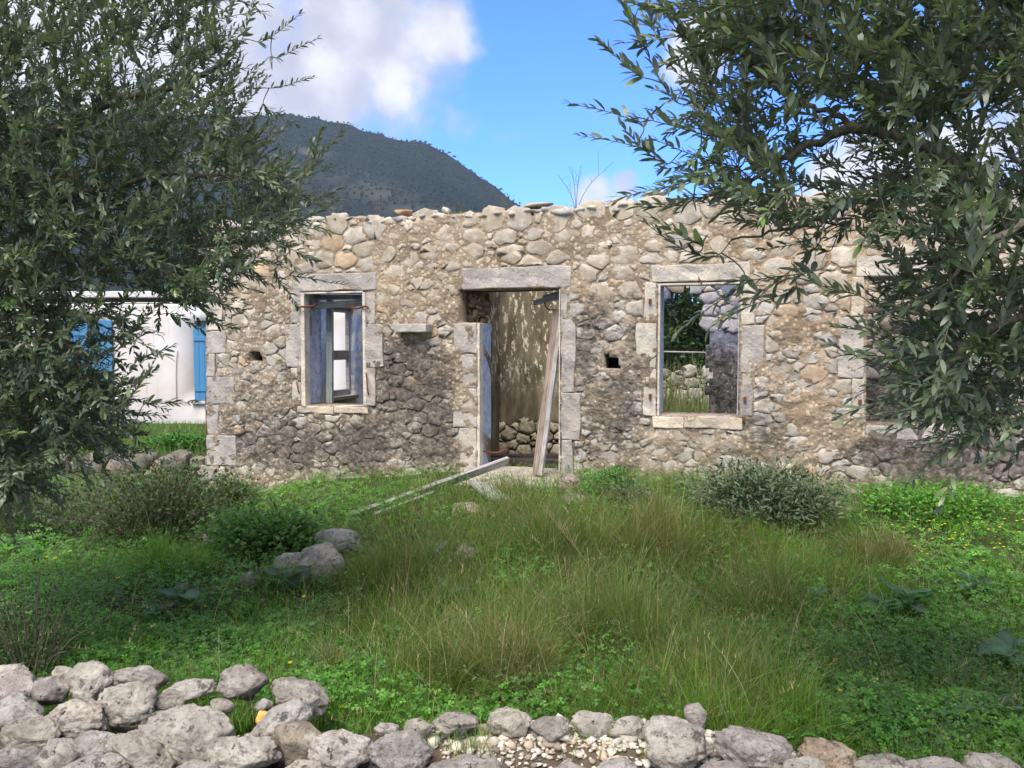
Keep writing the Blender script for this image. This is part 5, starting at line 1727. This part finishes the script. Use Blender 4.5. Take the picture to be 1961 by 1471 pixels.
# ---- broad leaved plants
bl = None
def broad_leaf(L, W, seed, lobes=.0):
    nu, nv = 8, 5
    rg = np.random.default_rng(seed)
    V = []
    for i in range(nu):
        t = i / (nu - 1)
        wid = W * (math.sin(math.pi * min(1, (t * .94 + .06)) ** .8) ** .75) * (1 + lobes * math.sin(i * 2.6))
        for j in range(nv):
            s = (j / (nv - 1) - .5) * 2
            V.append([L * t, s * wid * .5, .05 * L * math.sin(t * 9 + s) * abs(s) + .14 * W * abs(s) - .35 * L * t * t + rg.normal(0, .006) * L])
    i = (np.arange(nu - 1)[:, None] * nv + np.arange(nv - 1)[None, :]).ravel()
    return np.array(V), np.stack([i, i + nv, i + nv + 1, i + 1], -1)
def broad_plant(px, pyb, size, nleaf, label, col=(0.068, 0.137, 0.078), up=.5):
    g = gp(px, pyb)
    r_ = empty('broad_leaf_plant', g)
    tag(r_, label, 'plant', 'broad leaved weeds in the meadow')
    ms = []
    for k in range(3):
        v, f = broad_leaf(size, size * (.46 + .08 * k), k + int(px), .06)
        c = np.tile(np.array(col) * (.85 + .18 * k), (len(v), 1)); c[2::5] *= 1.35
        me = mesh_np('leaf', v, f, {'col': c}, True); me.materials.append(MATS['herb_leaf']); ms.append(me)
    for k in range(nleaf):
        o = bpy.data.objects.new('leaf', ms[k % 3]); COL.objects.link(o); o.parent = r_
        an = k * 2.4 + vr.uniform(-.3, .3)
        sc1 = vr.uniform(.6, 1.1)
        o.scale = (sc1,) * 3
        o.rotation_euler = (vr.normal(0, .25), -up * vr.uniform(.4, 1.6), an)
        hgt = .05 + size * .55 * k / nleaf
        o.location = (.02 * math.cos(an), .02 * math.sin(an), hgt)
        V, Fq = tube(np.array([[0, 0, 0], list(o.location)]), .003, 4)
    V, Fq = tube(np.array([[0, 0, -.02], [0, 0, .05 + size * .55]]), .006, 5)
    add('stem', mesh_np('stem', V, Fq, {'col': np.tile(np.array(col) * 1.3, (len(V), 1))}), MATS['herb_leaf'], r_)
for a_ in [(540, 1140, .20, 6, 'broad bluish leaved weed in front of the boulders'), (828, 1100, .17, 9, 'upright bluish leaved weed between the tussock and the pointed stone'), (622, 1140, .13, 4, 'small broad leaf weed against the foot of the large pale boulder', (0.078, 0.169, 0.039)),
           (855, 1165, .15, 7, 'spreading bluish weed below the pointed grey stone'), (1160, 1245, .19, 6, 'dark broad leaves in the hollow below the tallest tussock', (0.046, 0.098, 0.058)), (1790, 1425, .15, 6, 'large veined leaf weed in the lower right herbs', (0.098, 0.163, 0.098)),
           (1905, 1410, .14, 6, 'dark veined leaf weed by the right edge, above the last wall stone', (0.078, 0.143, 0.078)), (350, 1175, .17, 7, 'bluish weed under the left olive, below the feathery tussock'), (300, 1200, .13, 5, 'low wide leaved weed in the left herbs', (0.065, 0.143, 0.065)),
           (1740, 1180, .15, 14, 'mound of rounded bluish leaves below the reddish brown tussock'), (1690, 1190, .13, 10, 'left fringe of the rounded bluish leaf mound', (0.065, 0.143, 0.065)), (1540, 1170, .14, 7, 'pale bluish weed between the tussocks before the grey shrub'), (1870, 1150, .15, 8, 'bluish weed at the right edge of the meadow'), (40, 1060, .14, 8, 'grey green weed at the left edge below the olive branches', (0.091, 0.143, 0.098)), (1940, 1290, .2, 6, 'long leaved weed cut by the right edge of the picture')]:
    broad_plant(*a_)

# ---- shrubs
def shrub(name, px, pyb, wpx, hpx_, nleaf, L, W, cols, probs, label, m='herb_leaf', stems=26, dep=1.0, ground=None, up=.3, hug=.55, cat='shrub', stemcol='twig'):
    g = gp(px, pyb) if ground is None else np.asarray(ground, float)
    s = g[1] / F
    rx, h = wpx * s * .5, hpx_ * s
    r_ = empty(name, g)
    tag(r_, label, cat)
    tips, paths = [], Acc()
    for k in range(stems):
        an = vr.uniform(0, 6.28); rr_ = math.sqrt(vr.random())
        e = np.array([rx * rr_ * math.cos(an), rx * dep * rr_ * math.sin(an), h * vr.uniform(.55, 1.05) * math.sqrt(max(.12, 1 - rr_ ** 2 * .8))])
        b0 = e * [.25, .25, 0]
        mid = (b0 + e) / 2 + [0, 0, h * .12]
        pth = smooth_path([b0, mid, e], 8)
        V, Fq = tube(pth, np.linspace(.005, .002, 8) * (1 + .25 * s * 60), 4)
        paths.add(V, Fq); tips.append(pth)
    k = vr.integers(0, stems, nleaf); t = vr.random(nleaf) ** hug
    pts = np.array(tips)
    fi = t * 6.99; i0 = fi.astype(int); fr_ = (fi - i0)[:, None]
    base = pts[k, i0] * (1 - fr_) + pts[k, i0 + 1] * fr_
    base = base + vr.normal(0, 1, (nleaf, 3)) * np.array([rx, rx * dep, h * .7]) * .20
    base[:, 2] = np.clip(base[:, 2], .01, None)
    d = unit(base * [1, 1, .4] / max(rx, .01) + vr.normal(0, .8, (nleaf, 3)) + [0, 0, up])
    nn = ortho(d, unit(np.stack([vr.normal(0, .6, nleaf), vr.normal(-.2, .6, nleaf), np.ones(nleaf)], -1)))
    sz = vr.uniform(.7, 1.25, nleaf)
    me = leaf_mesh('foliage', base, d, nn, L * sz, W * sz, colmix(nleaf, cols, probs))
    add('foliage', me, MATS[m], r_, 'stuff')
    add('stems', paths.mesh('stems'), MATS[stemcol], r_, 'stuff')
    return r_
shrub('grey_shrub', 1455, 1006, 290, 118, 9500, .046, .014, [(.085, .118, .062), (.060, .092, .042), (.120, .150, .092)], [.45, .35, .2], 'grey green leaved shrub against the wall under the right window', 'grey_leaf', 110, .7)
shrub('grey_shrub', 1210, 985, 90, 60, 900, .045, .014, [(.085, .118, .062), (.060, .092, .042)], [.6, .4], 'small grey green shrub between the doorway and the large grey one', 'grey_leaf', 24, .8)
shrub('leafy_bush', 515, 1062, 240, 92, 4600, .045, .022, [(.075, .165, .04), (.095, .20, .045), (.06, .13, .035)], [.4, .35, .25], 'low dark green leafy bush in front of the house corner', 'herb_leaf', 50, .8)
shrub('leafy_bush', 445, 975, 110, 70, 1800, .04, .018, [(0.078, 0.130, 0.046), (0.104, 0.156, 0.065)], [.6, .4], 'small fine leaved bush at the foot of the house corner', 'herb_leaf', 30, .8)
shrub('bramble', 300, 1050, 330, 175, 5600, .035, .018, [(0.049, 0.081, 0.034), (0.072, 0.098, 0.042), (.085, .075, .045)], [.45, .33, .22], 'dark tangled bramble under the left olive tree', 'herb_leaf', 130, .7)
shrub('bramble', 80, 1040, 320, 130, 3800, .035, .018, [(0.046, 0.078, 0.033), (0.065, 0.111, 0.039)], [.5, .5], 'bramble thicket at the left edge under the olive tree', 'herb_leaf', 90, .7)
shrub('thorn_bush', 60, 1300, 260, 210, 1900, .018, .008, [(0.065, 0.098, 0.046), (.06, .06, .04)], [.6, .4], 'sparse dark twiggy bush at the left edge behind the dry wall', 'herb_leaf', 42, .7)
shrub('herb_mound', 1790, 985, 260, 60, 5200, .030, .018, [(0.111, 0.273, 0.039), (0.085, 0.215, 0.039), (0.156, 0.325, 0.046)], [.45, .35, .2], 'bright green herb mound along the wall under the last window', 'herb_leaf', 90, .8, cat='plant')
shrub('herb_mound', 1180, 960, 110, 60, 1700, .030, .018, [(0.091, 0.221, 0.039), (0.065, 0.156, 0.036)], [.5, .5], 'green herb mound against the wall right of the doorway', 'herb_leaf', 40, .8, cat='plant')
shrub('herb_mound', 342, 868, 120, 34, 1500, .05, .03, [(0.078, 0.208, 0.039), (0.058, 0.156, 0.033)], [.5, .5], 'green low plants on top of the terrace wall before the white house', 'herb_leaf', 30, .6, ground=(at(342, 868, 11.2)[0], 11.2, .04), cat='plant')

# trees and reeds seen through the right hand window and beyond the ruin
def far_tree(x, y, rx, h, nleaf, L, label, cols):
    r_ = empty('tree', (x, y, 0))
    tag(r_, label, 'tree', 'trees behind the ruin')
    V, Fq = tube(smooth_path([(0, 0, -.1), (.1, 0, h * .3), (-.05, 0, h * .6)], 8), np.linspace(.16, .06, 8), 7)
    add('trunk', mesh_np('trunk', V, Fq, smooth=True), MATS['bark'], r_)
    n = nleaf
    nc = 90
    cc = unit(vr.normal(0, 1, (nc, 3))) * (vr.random((nc, 1)) ** .45) * np.array([rx, rx, h * .5]) + [0, 0, h * .52]
    base = cc[vr.integers(0, nc, n)] + vr.normal(0, 1, (n, 3)) * np.array([rx, rx, h * .45]) * .13
    base[:, 2] = np.clip(base[:, 2], .05, None)
    d = unit(vr.normal(0, 1, (n, 3)) + [0, 0, .2])
    nn = ortho(d, unit(np.stack([vr.normal(0, .7, n), vr.normal(-.2, .7, n), np.ones(n)], -1)))
    add('crown', leaf_mesh('crown', base, d, nn, L * vr.uniform(.7, 1.3, n), L * .42 * vr.uniform(.7, 1.3, n), colmix(n, cols, [.45, .35, .2])), MATS['herb_leaf'], r_, 'stuff')
GC = [(.045, .085, .030), (.060, .105, .035), (.035, .065, .028)]
tx = at(1290, 650, 19)[0]
far_tree(tx - .2, 19.0, 1.9, 4.3, 17000, .13, 'dark green bushy tree filling the hole in the rear wall seen through the right window', GC)
far_tree(tx + 2.2, 20.2, 1.7, 3.2, 7000, .13, 'bushy tree hidden behind the sooty part of the rear wall', GC)
far_tree(tx - 3.0, 20.5, 1.6, 2.6, 6000, .13, 'bushy tree behind the middle room of the ruin', GC)
rd = empty('reed_clump', at(1292, 770, 15.2)); rd.location.z = 0.0
tag(rd, 'pale dry reeds standing behind the ruin in the right window', 'reeds')
n = 260
V, f, c = blades(np.stack([vr.normal(-.1, .4, n), vr.normal(0, .3, n), np.zeros(n)], -1), vr.uniform(.5, 1.6, n), vr.uniform(.012, .022, n), vr.uniform(0, 6.28, n), vr.uniform(.05, .5, n), colmix(n, [(.30, .27, .17), (.16, .20, .08)], [.55, .45]), 4, .1)
add('blades', mesh_np('blades', V, f, {'col': c}), MATS['grass_blade'], rd, 'stuff')

# dry weeds growing on the wall head
def dry_weed(px, py, hpx_, label, nst=3, seed=0):
    u_, z_ = hpt(px, py, .2)
    c = to_world(np.array([u_, .2, z_ - .04]))
    s = c[1] / F
    rg = np.random.default_rng(seed)
    a = Acc()
    for k in range(nst):
        e = np.array([rg.normal(0, .35) * hpx_ * s, rg.normal(0, .1) * hpx_ * s, hpx_ * s * rg.uniform(.6, 1.0)])
        pth = smooth_path([(0, 0, 0), e * [.3, .3, .55], e], 8)
        V, Fq = tube(pth, np.linspace(.0035, .0018, 8), 4); a.add(V, Fq)
        for q in range(3):
            b0 = pth[int(rg.integers(3, 7))]
            V, Fq = tube(np.array([b0, b0 + rg.normal(0, .05, 3) + [0, 0, .07]]), .0016, 3); a.add(V, Fq)
    o = add('dry_weed', a.mesh('dry_weed'), MATS['twig'], None, loc=c)
    return tag(o, label, 'weed', 'dry weeds on the wall head')
dry_weed(1103, 398, 95, 'tall thin dry weed on the wall head against the small cloud', 4, 3)
dry_weed(975, 404, 34, 'short dry weed on the wall head at the foot of the mountain ridge', 3, 4)
dry_weed(725, 416, 38, 'dry weed on the wall head between the brown slab and the tile', 4, 5)
dry_weed(640, 418, 42, 'bushy pale dry weed on the wall head at the tip of the left olive branches', 6, 6)
dry_weed(885, 408, 26, 'short dry weed on the wall head right of the little upright stone', 3, 7)
# ------------------------------------------------------------------ the two olive trees
def in_poly(x, y, poly):
    inside = np.zeros(len(x), bool)
    n = len(poly)
    for i in range(n):
        x0, y0 = poly[i]; x1, y1 = poly[(i + 1) % n]
        c = ((y0 > y) != (y1 > y)) & (x < (x1 - x0) * (y - y0) / ((y1 - y0) + 1e-9) + x0)
        inside ^= c
    return inside
def olive(seed, root, trunk, limbs, polys, holes, center, sprays, label, bias, nleafmul=1.0, drange=(2.9, 4.4), lsize=.060):
    rg = np.random.default_rng(seed)
    tree = empty('olive_tree', root)
    tag(tree, label, 'olive tree')
    R0 = np.array(root, float)
    V, Fq = tube(smooth_path(trunk, 14) - R0, np.linspace(.20, .055, 14) * (1 + .12 * np.sin(np.arange(14) * 1.9)), 12)
    add('trunk', mesh_np('trunk', V, Fq, smooth=True), MATS['bark'], tree)
    nodes = []
    for pts, r0, r1 in limbs:
        pth = smooth_path(pts, 22)
        pth[1:-1] += rg.normal(0, .008, (20, 3))
        V, Fq = tube(pth - R0, np.linspace(r0, r1, 22), 8)
        add('branch', mesh_np('branch', V, Fq, smooth=True), MATS['bark'], tree)
        nodes += list(pth[4:])
    # twig anchors through the crown's volume
    A, DR_ = [], []
    for poly, cnt in polys:
        poly = np.array(poly, float)
        lo, hi = poly.min(0), poly.max(0)
        got = 0
        while got < cnt:
            x = rg.uniform(lo[0], hi[0], 400); y = rg.uniform(lo[1], hi[1], 400)
            ok = in_poly(x, y, poly)
            for hpoly, keepf in holes:
                ok &= ~(in_poly(x, y, np.array(hpoly, float)) & (rg.random(400) > keepf))
            # clumps
            q = np.stack([x / 130, y / 130, np.full(400, seed * 3.3)], -1)
            ok &= rg.random(400) < np.clip(.62 + .75 * vnoise(q, 1.0, seed), .10, 1)
            for a, b in zip(x[ok], y[ok]):
                if got >= cnt: break
                d = rg.uniform(*drange)
                A.append(at(a, b, d)); DR_.append(None); got += 1
    for (px, py, d, dx, dz) in sprays:
        A.append(at(px, py, d)); DR_.append(np.array([dx, rg.normal(0, .15), dz]))
    A = np.array(A)
    nodes = np.array(nodes)
    dist = np.array([np.linalg.norm(nodes - p, axis=1).min() for p in A])
    tw = Acc()
    lp, ld, ln, lL, lW, lc = [], [], [], [], [], []
    allnodes = np.zeros((len(nodes) + len(A) * 3, 3)); allnodes[:len(nodes)] = nodes; nn = len(nodes)
    C = np.array(center, float)
    for i in np.argsort(dist):
        p = A[i]
        dd = np.linalg.norm(allnodes[:nn] - p, axis=1)
        j = int(np.argmin(dd))
        q = allnodes[j]
        gap = p - q
        L0 = dd[j]
        out = p - C; out = out / (np.linalg.norm(out) + 1e-6)
        d = out * .65 + np.array(bias) + gap / (L0 + 1e-6) * .45 + rg.normal(0, .38, 3)
        if DR_[i] is not None: d = DR_[i]
        d = d / np.linalg.norm(d)
        Lt = rg.uniform(.14, .27)
        e = p + d * Lt
        bend = np.array([0, 0, rg.normal(.02, .05)])
        pts = [q, q + gap * .5 + np.array([0, 0, .06 * L0]) + rg.normal(0, .04 * L0 + .002, 3), p, p + d * Lt * .5 + bend * .3, e + bend]
        pth = smooth_path(pts, 12)
        r0 = .0022 + .0016 * min(1.5, L0)
        V, Fq = tube(pth - R0, np.linspace(r0, .0011, 12), 4)
        tw.add(V, Fq)
        allnodes[nn:nn + 3] = pth[[4, 7, 9]]; nn += 3
        # leaves, in crossed pairs along the outer part
        npair = int(rg.integers(12, 18) * nleafmul)
        t = np.linspace(.40, .985, npair)
        fi = t * 10.99; i0 = fi.astype(int); fr_ = (fi - i0)[:, None]
        pp = pth[i0] * (1 - fr_) + pth[i0 + 1] * fr_
        tg = unit(pth[i0 + 1] - pth[i0])
        ref = unit(rg.normal(0, 1, 3))
        s1 = unit(np.cross(tg, ref)); s2 = np.cross(tg, s1)
        ph = np.arange(npair) * (math.pi / 2) + rg.uniform(0, 6.28) + rg.normal(0, .3, npair)
        for sg in (1, -1):
            side = (np.cos(ph)[:, None] * s1 + np.sin(ph)[:, None] * s2) * sg
            spread = rg.uniform(.55, 1.05, npair)[:, None] * np.linspace(1.15, .55, npair)[:, None]
            dl = unit(tg + side * spread + [0, 0, .10] + rg.normal(0, .16, (npair, 3)))
            nr = ortho(dl, unit(np.stack([rg.normal(0, .45, npair), rg.normal(-.15, .45, npair), np.ones(npair)], -1)))
            sz = rg.uniform(.58, 1.22, npair) * np.linspace(1.0, .72, npair)
            lp.append(pp); ld.append(dl); ln.append(nr); lL.append(lsize * sz); lW.append(lsize * .29 * sz * rg.uniform(.85, 1.2, npair))
            young = rg.random() < .13
            cc = np.array([.095, .130, .080]) * rg.uniform(.6, 1.35, (npair, 1)) * rg.uniform(.92, 1.08, (npair, 3))
            if young:
                k = np.linspace(0, 1, npair)[:, None]
                cc = cc * (1 - k) + np.array([.13, .20, .055]) * rg.uniform(.8, 1.2, (npair, 1)) * k
            lc.append(cc)
    add('twigs', tw.mesh('twigs'), MATS['twig'], tree, 'stuff')
    lp, ld, ln, lL, lW, lc = map(np.concatenate, (lp, ld, ln, lL, lW, lc))
    # leaves that show largest become parts of their own
    mid = lp + ld * (lL * .5)[:, None]
    a, b = proj(mid)
    view = unit(mid - CAM)
    fore = np.linalg.norm(np.cross(ld, view), axis=1) * np.clip(np.abs((ln * view).sum(1)), .15, 1)
    score = np.where((a > 5) & (a < 1956) & (b > 5) & (b < 1466), lL * lW * fore / mid[:, 1] ** 2, 0)
    top = np.argsort(-score)[:296]
    rest = np.ones(len(lp), bool); rest[top] = False
    add('foliage', leaf_mesh('foliage', lp[rest] - R0, ld[rest], ln[rest], lL[rest], lW[rest], lc[rest]), MATS['olive_leaf'], tree, 'stuff')
    tm = []
    for k in range(6):
        cc = np.array([.095, .130, .080]) * (.65 + .14 * k) if k < 5 else np.array([.115, .175, .05])
        me = mesh_np('leaf', LT, [LF4, LF3], {'col': np.tile(cc, (8, 1))}); me.materials.append(MATS['olive_leaf']); tm.append(me)
    for i in top:
        k = 5 if lc[i][1] > .13 else int(rg.integers(0, 5))
        o = bpy.data.objects.new('leaf', tm[k]); COL.objects.link(o); o.parent = tree
        s = np.cross(ln[i], ld[i])
        M = Matrix.Identity(4)
        for r in range(3):
            M[r][0] = ld[i][r] * lL[i]; M[r][1] = s[r] * lW[i]; M[r][2] = ln[i][r] * lL[i]; M[r][3] = lp[i][r] - R0[r]
        o.matrix_local = M
    return tree, len(lp)

LR = (at(-420, 900, 4.3)[0], 4.3, 0.0)
LR = (LR[0], LR[1], float(gz(np.array([LR[0]]), np.array([LR[1]]))[0]))
def PP(*l):
    return [at(a, b, c) for a, b, c in l]
fork = at(-360, 640, 4.2)
olive(3, LR, [np.array(LR) - [0, 0, .1], np.array(LR) + [.1, 0, .6], fork],
      [([fork] + PP((-180, 420, 4.0), (60, 270, 3.9), (205, 205, 3.8), (240, 183, 3.8), (300, 178, 3.7), (380, 150, 3.7), (440, 120, 3.6)), .034, .010),
       ([fork] + PP((-250, 250, 4.2), (-100, 60, 4.2), (60, -80, 4.2), (200, -200, 4.1)), .055, .015),
       ([fork] + PP((-150, 480, 3.8), (40, 400, 3.6), (200, 360, 3.5), (330, 330, 3.4), (450, 345, 3.4)), .026, .007),
       ([fork] + PP((-160, 640, 3.7), (20, 600, 3.5), (120, 640, 3.4), (190, 720, 3.4)), .026, .007),
       ([fork] + PP((-120, 560, 4.2), (120, 500, 4.2), (280, 480, 4.1), (400, 470, 4.0)), .028, .007),
       ([fork] + PP((-140, 740, 3.8), (30, 790, 3.6), (150, 850, 3.5)), .035, .006),
       (PP((-30, 235, 3.4), (20, 265, 3.35), (60, 295, 3.3), (100, 350, 3.3)), .010, .005)],
      [([(-200, -180), (440, -180), (425, 30), (425, 130), (450, 200), (440, 250), (490, 310), (560, 380), (560, 430), (500, 470), (450, 530), (410, 570), (330, 575), (240, 545), (100, 545), (-200, 560)], 2250),
       ([(-200, 540), (90, 560), (115, 640), (170, 720), (215, 800), (200, 860), (120, 920), (0, 950), (-200, 960)], 1000),
       ([(90, 560), (235, 575), (250, 650), (240, 710), (270, 780), (230, 860), (100, 850)], 115)],
      [([(455, 190), (560, 210), (560, 320), (470, 290)], .15), ([(0, 0), (430, 0), (430, 200), (0, 200)], .66), ([(110, 580), (400, 580), (400, 850), (250, 850)], .45)],
      at(-60, 420, 4.4),
      [(500, 85, 3.6, .6, .35), (520, 120, 3.6, .7, .5), (530, 170, 3.6, .8, .25), (470, 60, 3.6, .3, .9), (500, 205, 3.6, .7, -.2), (590, 330, 3.3, .6, .7), (560, 350, 3.3, .7, .4), (600, 300, 3.3, .3, .9), (565, 425, 3.4, .8, .1), (540, 470, 3.4, .8, -.25),
       (520, 520, 3.4, .5, -.6), (555, 525, 3.4, .6, -.15), (580, 400, 3.3, .6, .5), (440, 30, 3.7, .25, .9), (410, 15, 3.7, .2, 1.), (400, 610, 3.5, .5, -.4), (330, 600, 3.4, .6, -.5), (265, 690, 3.3, .7, .35), (250, 640, 3.3, .7, .5), (240, 740, 3.3, .8, .2), (275, 770, 3.3, .6, -.1), (210, 800, 3.3, .7, .0), (160, 660, 3.4, .8, .1), (200, 600, 3.4, .7, -.3), (180, 880, 3.4, .7, -.1), (140, 700, 3.4, .8, .3), (170, 760, 3.4, .8, .1)],
      'olive tree at the left edge with dense grey green branches over the white house', (.18, -.05, .28), 1.0, (3.0, 4.5), .051)

RR = (at(2330, 900, 3.3)[0], 3.3, 0.0)
rf = at(2200, 620, 3.0)
olive(5, RR, [np.array(RR) - [0, 0, .1], np.array(RR) + [-.05, 0, .7], rf],
      [([rf] + PP((2050, 540, 2.6), (1975, 445, 2.4), (1930, 390, 2.36), (1870, 335, 2.33), (1800, 290, 2.3), (1730, 262, 2.3), (1650, 243, 2.3), (1590, 250, 2.3), (1540, 282, 2.3), (1500, 312, 2.3), (1440, 345, 2.3)), .034, .006),
       (PP((1655, 243, 2.3), (1580, 215, 2.35), (1500, 170, 2.4), (1420, 110, 2.4), (1360, 40, 2.4)), .010, .004),
       ([rf] + PP((2080, 330, 2.9), (1960, 150, 2.8), (1850, 20, 2.8), (1750, -120, 2.8)), .045, .015),
       ([rf] + PP((2060, 600, 2.5), (1960, 600, 2.3), (1880, 640, 2.2), (1800, 700, 2.1), (1740, 740, 2.1)), .022, .005),
       ([rf] + PP((2050, 450, 2.2), (1940, 430, 2.0), (1880, 480, 2.0), (1820, 540, 2.0)), .018, .005),
       (PP((1800, 290, 2.3), (1700, 330, 2.35), (1600, 400, 2.4), (1500, 440, 2.4), (1400, 460, 2.4)), .008, .003),
       (PP((1955, 150, 2.8), (1780, 120, 2.6), (1600, 90, 2.5), (1450, 30, 2.5)), .014, .004)],
      [([(1340, -160), (1325, 40), (1345, 130), (1310, 190), (1320, 270), (1345, 320), (1410, 370), (1440, 440), (1520, 465), (1560, 500), (1680, 530), (1720, 600), (1740, 700), (1800, 770), (1860, 810), (1961, 815), (2180, 815), (2180, -160)], 1400)],
      [([(1470, 280), (1590, 225), (1700, 280), (1740, 330), (1640, 375), (1530, 380)], .14), ([(1200, -150), (1390, -150), (1400, 330), (1200, 330)], .75), ([(1350, 400), (1730, 430), (1730, 620), (1350, 620)], .40), ([(1330, 120), (1560, 90), (1580, 230), (1380, 260)], .55), ([(1660, 560), (1790, 560), (1790, 700), (1660, 700)], .5)],
      at(2150, 420, 2.8),
      [(1235, 100, 2.3, -.45, .85), (1225, 150, 2.3, -.65, .6), (1250, 60, 2.3, -.25, 1.), (1265, 30, 2.35, -.2, 1.), (1240, 240, 2.3, -.7, .35), (1255, 290, 2.3, -.8, .3), (1300, 355, 2.3, -.9, .0), (1330, 390, 2.3, -.8, -.2), (1350, 470, 2.3, -.9, .1), (1370, 500, 2.3, -.9, -.05), (1500, 530, 2.2, -.7, -.4), (1530, 555, 2.2, -.8, -.2), (1570, 520, 2.2, -.8, -.1), (1640, 560, 2.1, -.8, -.3),
       (1740, 650, 2.0, -.95, .25), (1735, 690, 2.0, -.95, .3), (1760, 720, 2.0, -.95, .1), (1790, 740, 2.0, -.9, -.1), (1800, 780, 2.0, -.9, .0), (1830, 800, 2.0, -.8, -.2), (1880, 800, 2.0, -.5, -.4), (1920, 810, 2.0, -.5, -.4), (1860, 520, 1.9, .0, .9), (1870, 500, 1.9, .1, 1.), (1440, 540, 2.3, -.8, -.3), (1290, 200, 2.3, -.5, .8), (1280, 320, 2.3, -.9, .2)],
      'olive tree at the right edge with a thick arching branch across the sky', (-.22, -.05, .18), 1.0, (1.95, 3.1), .054)
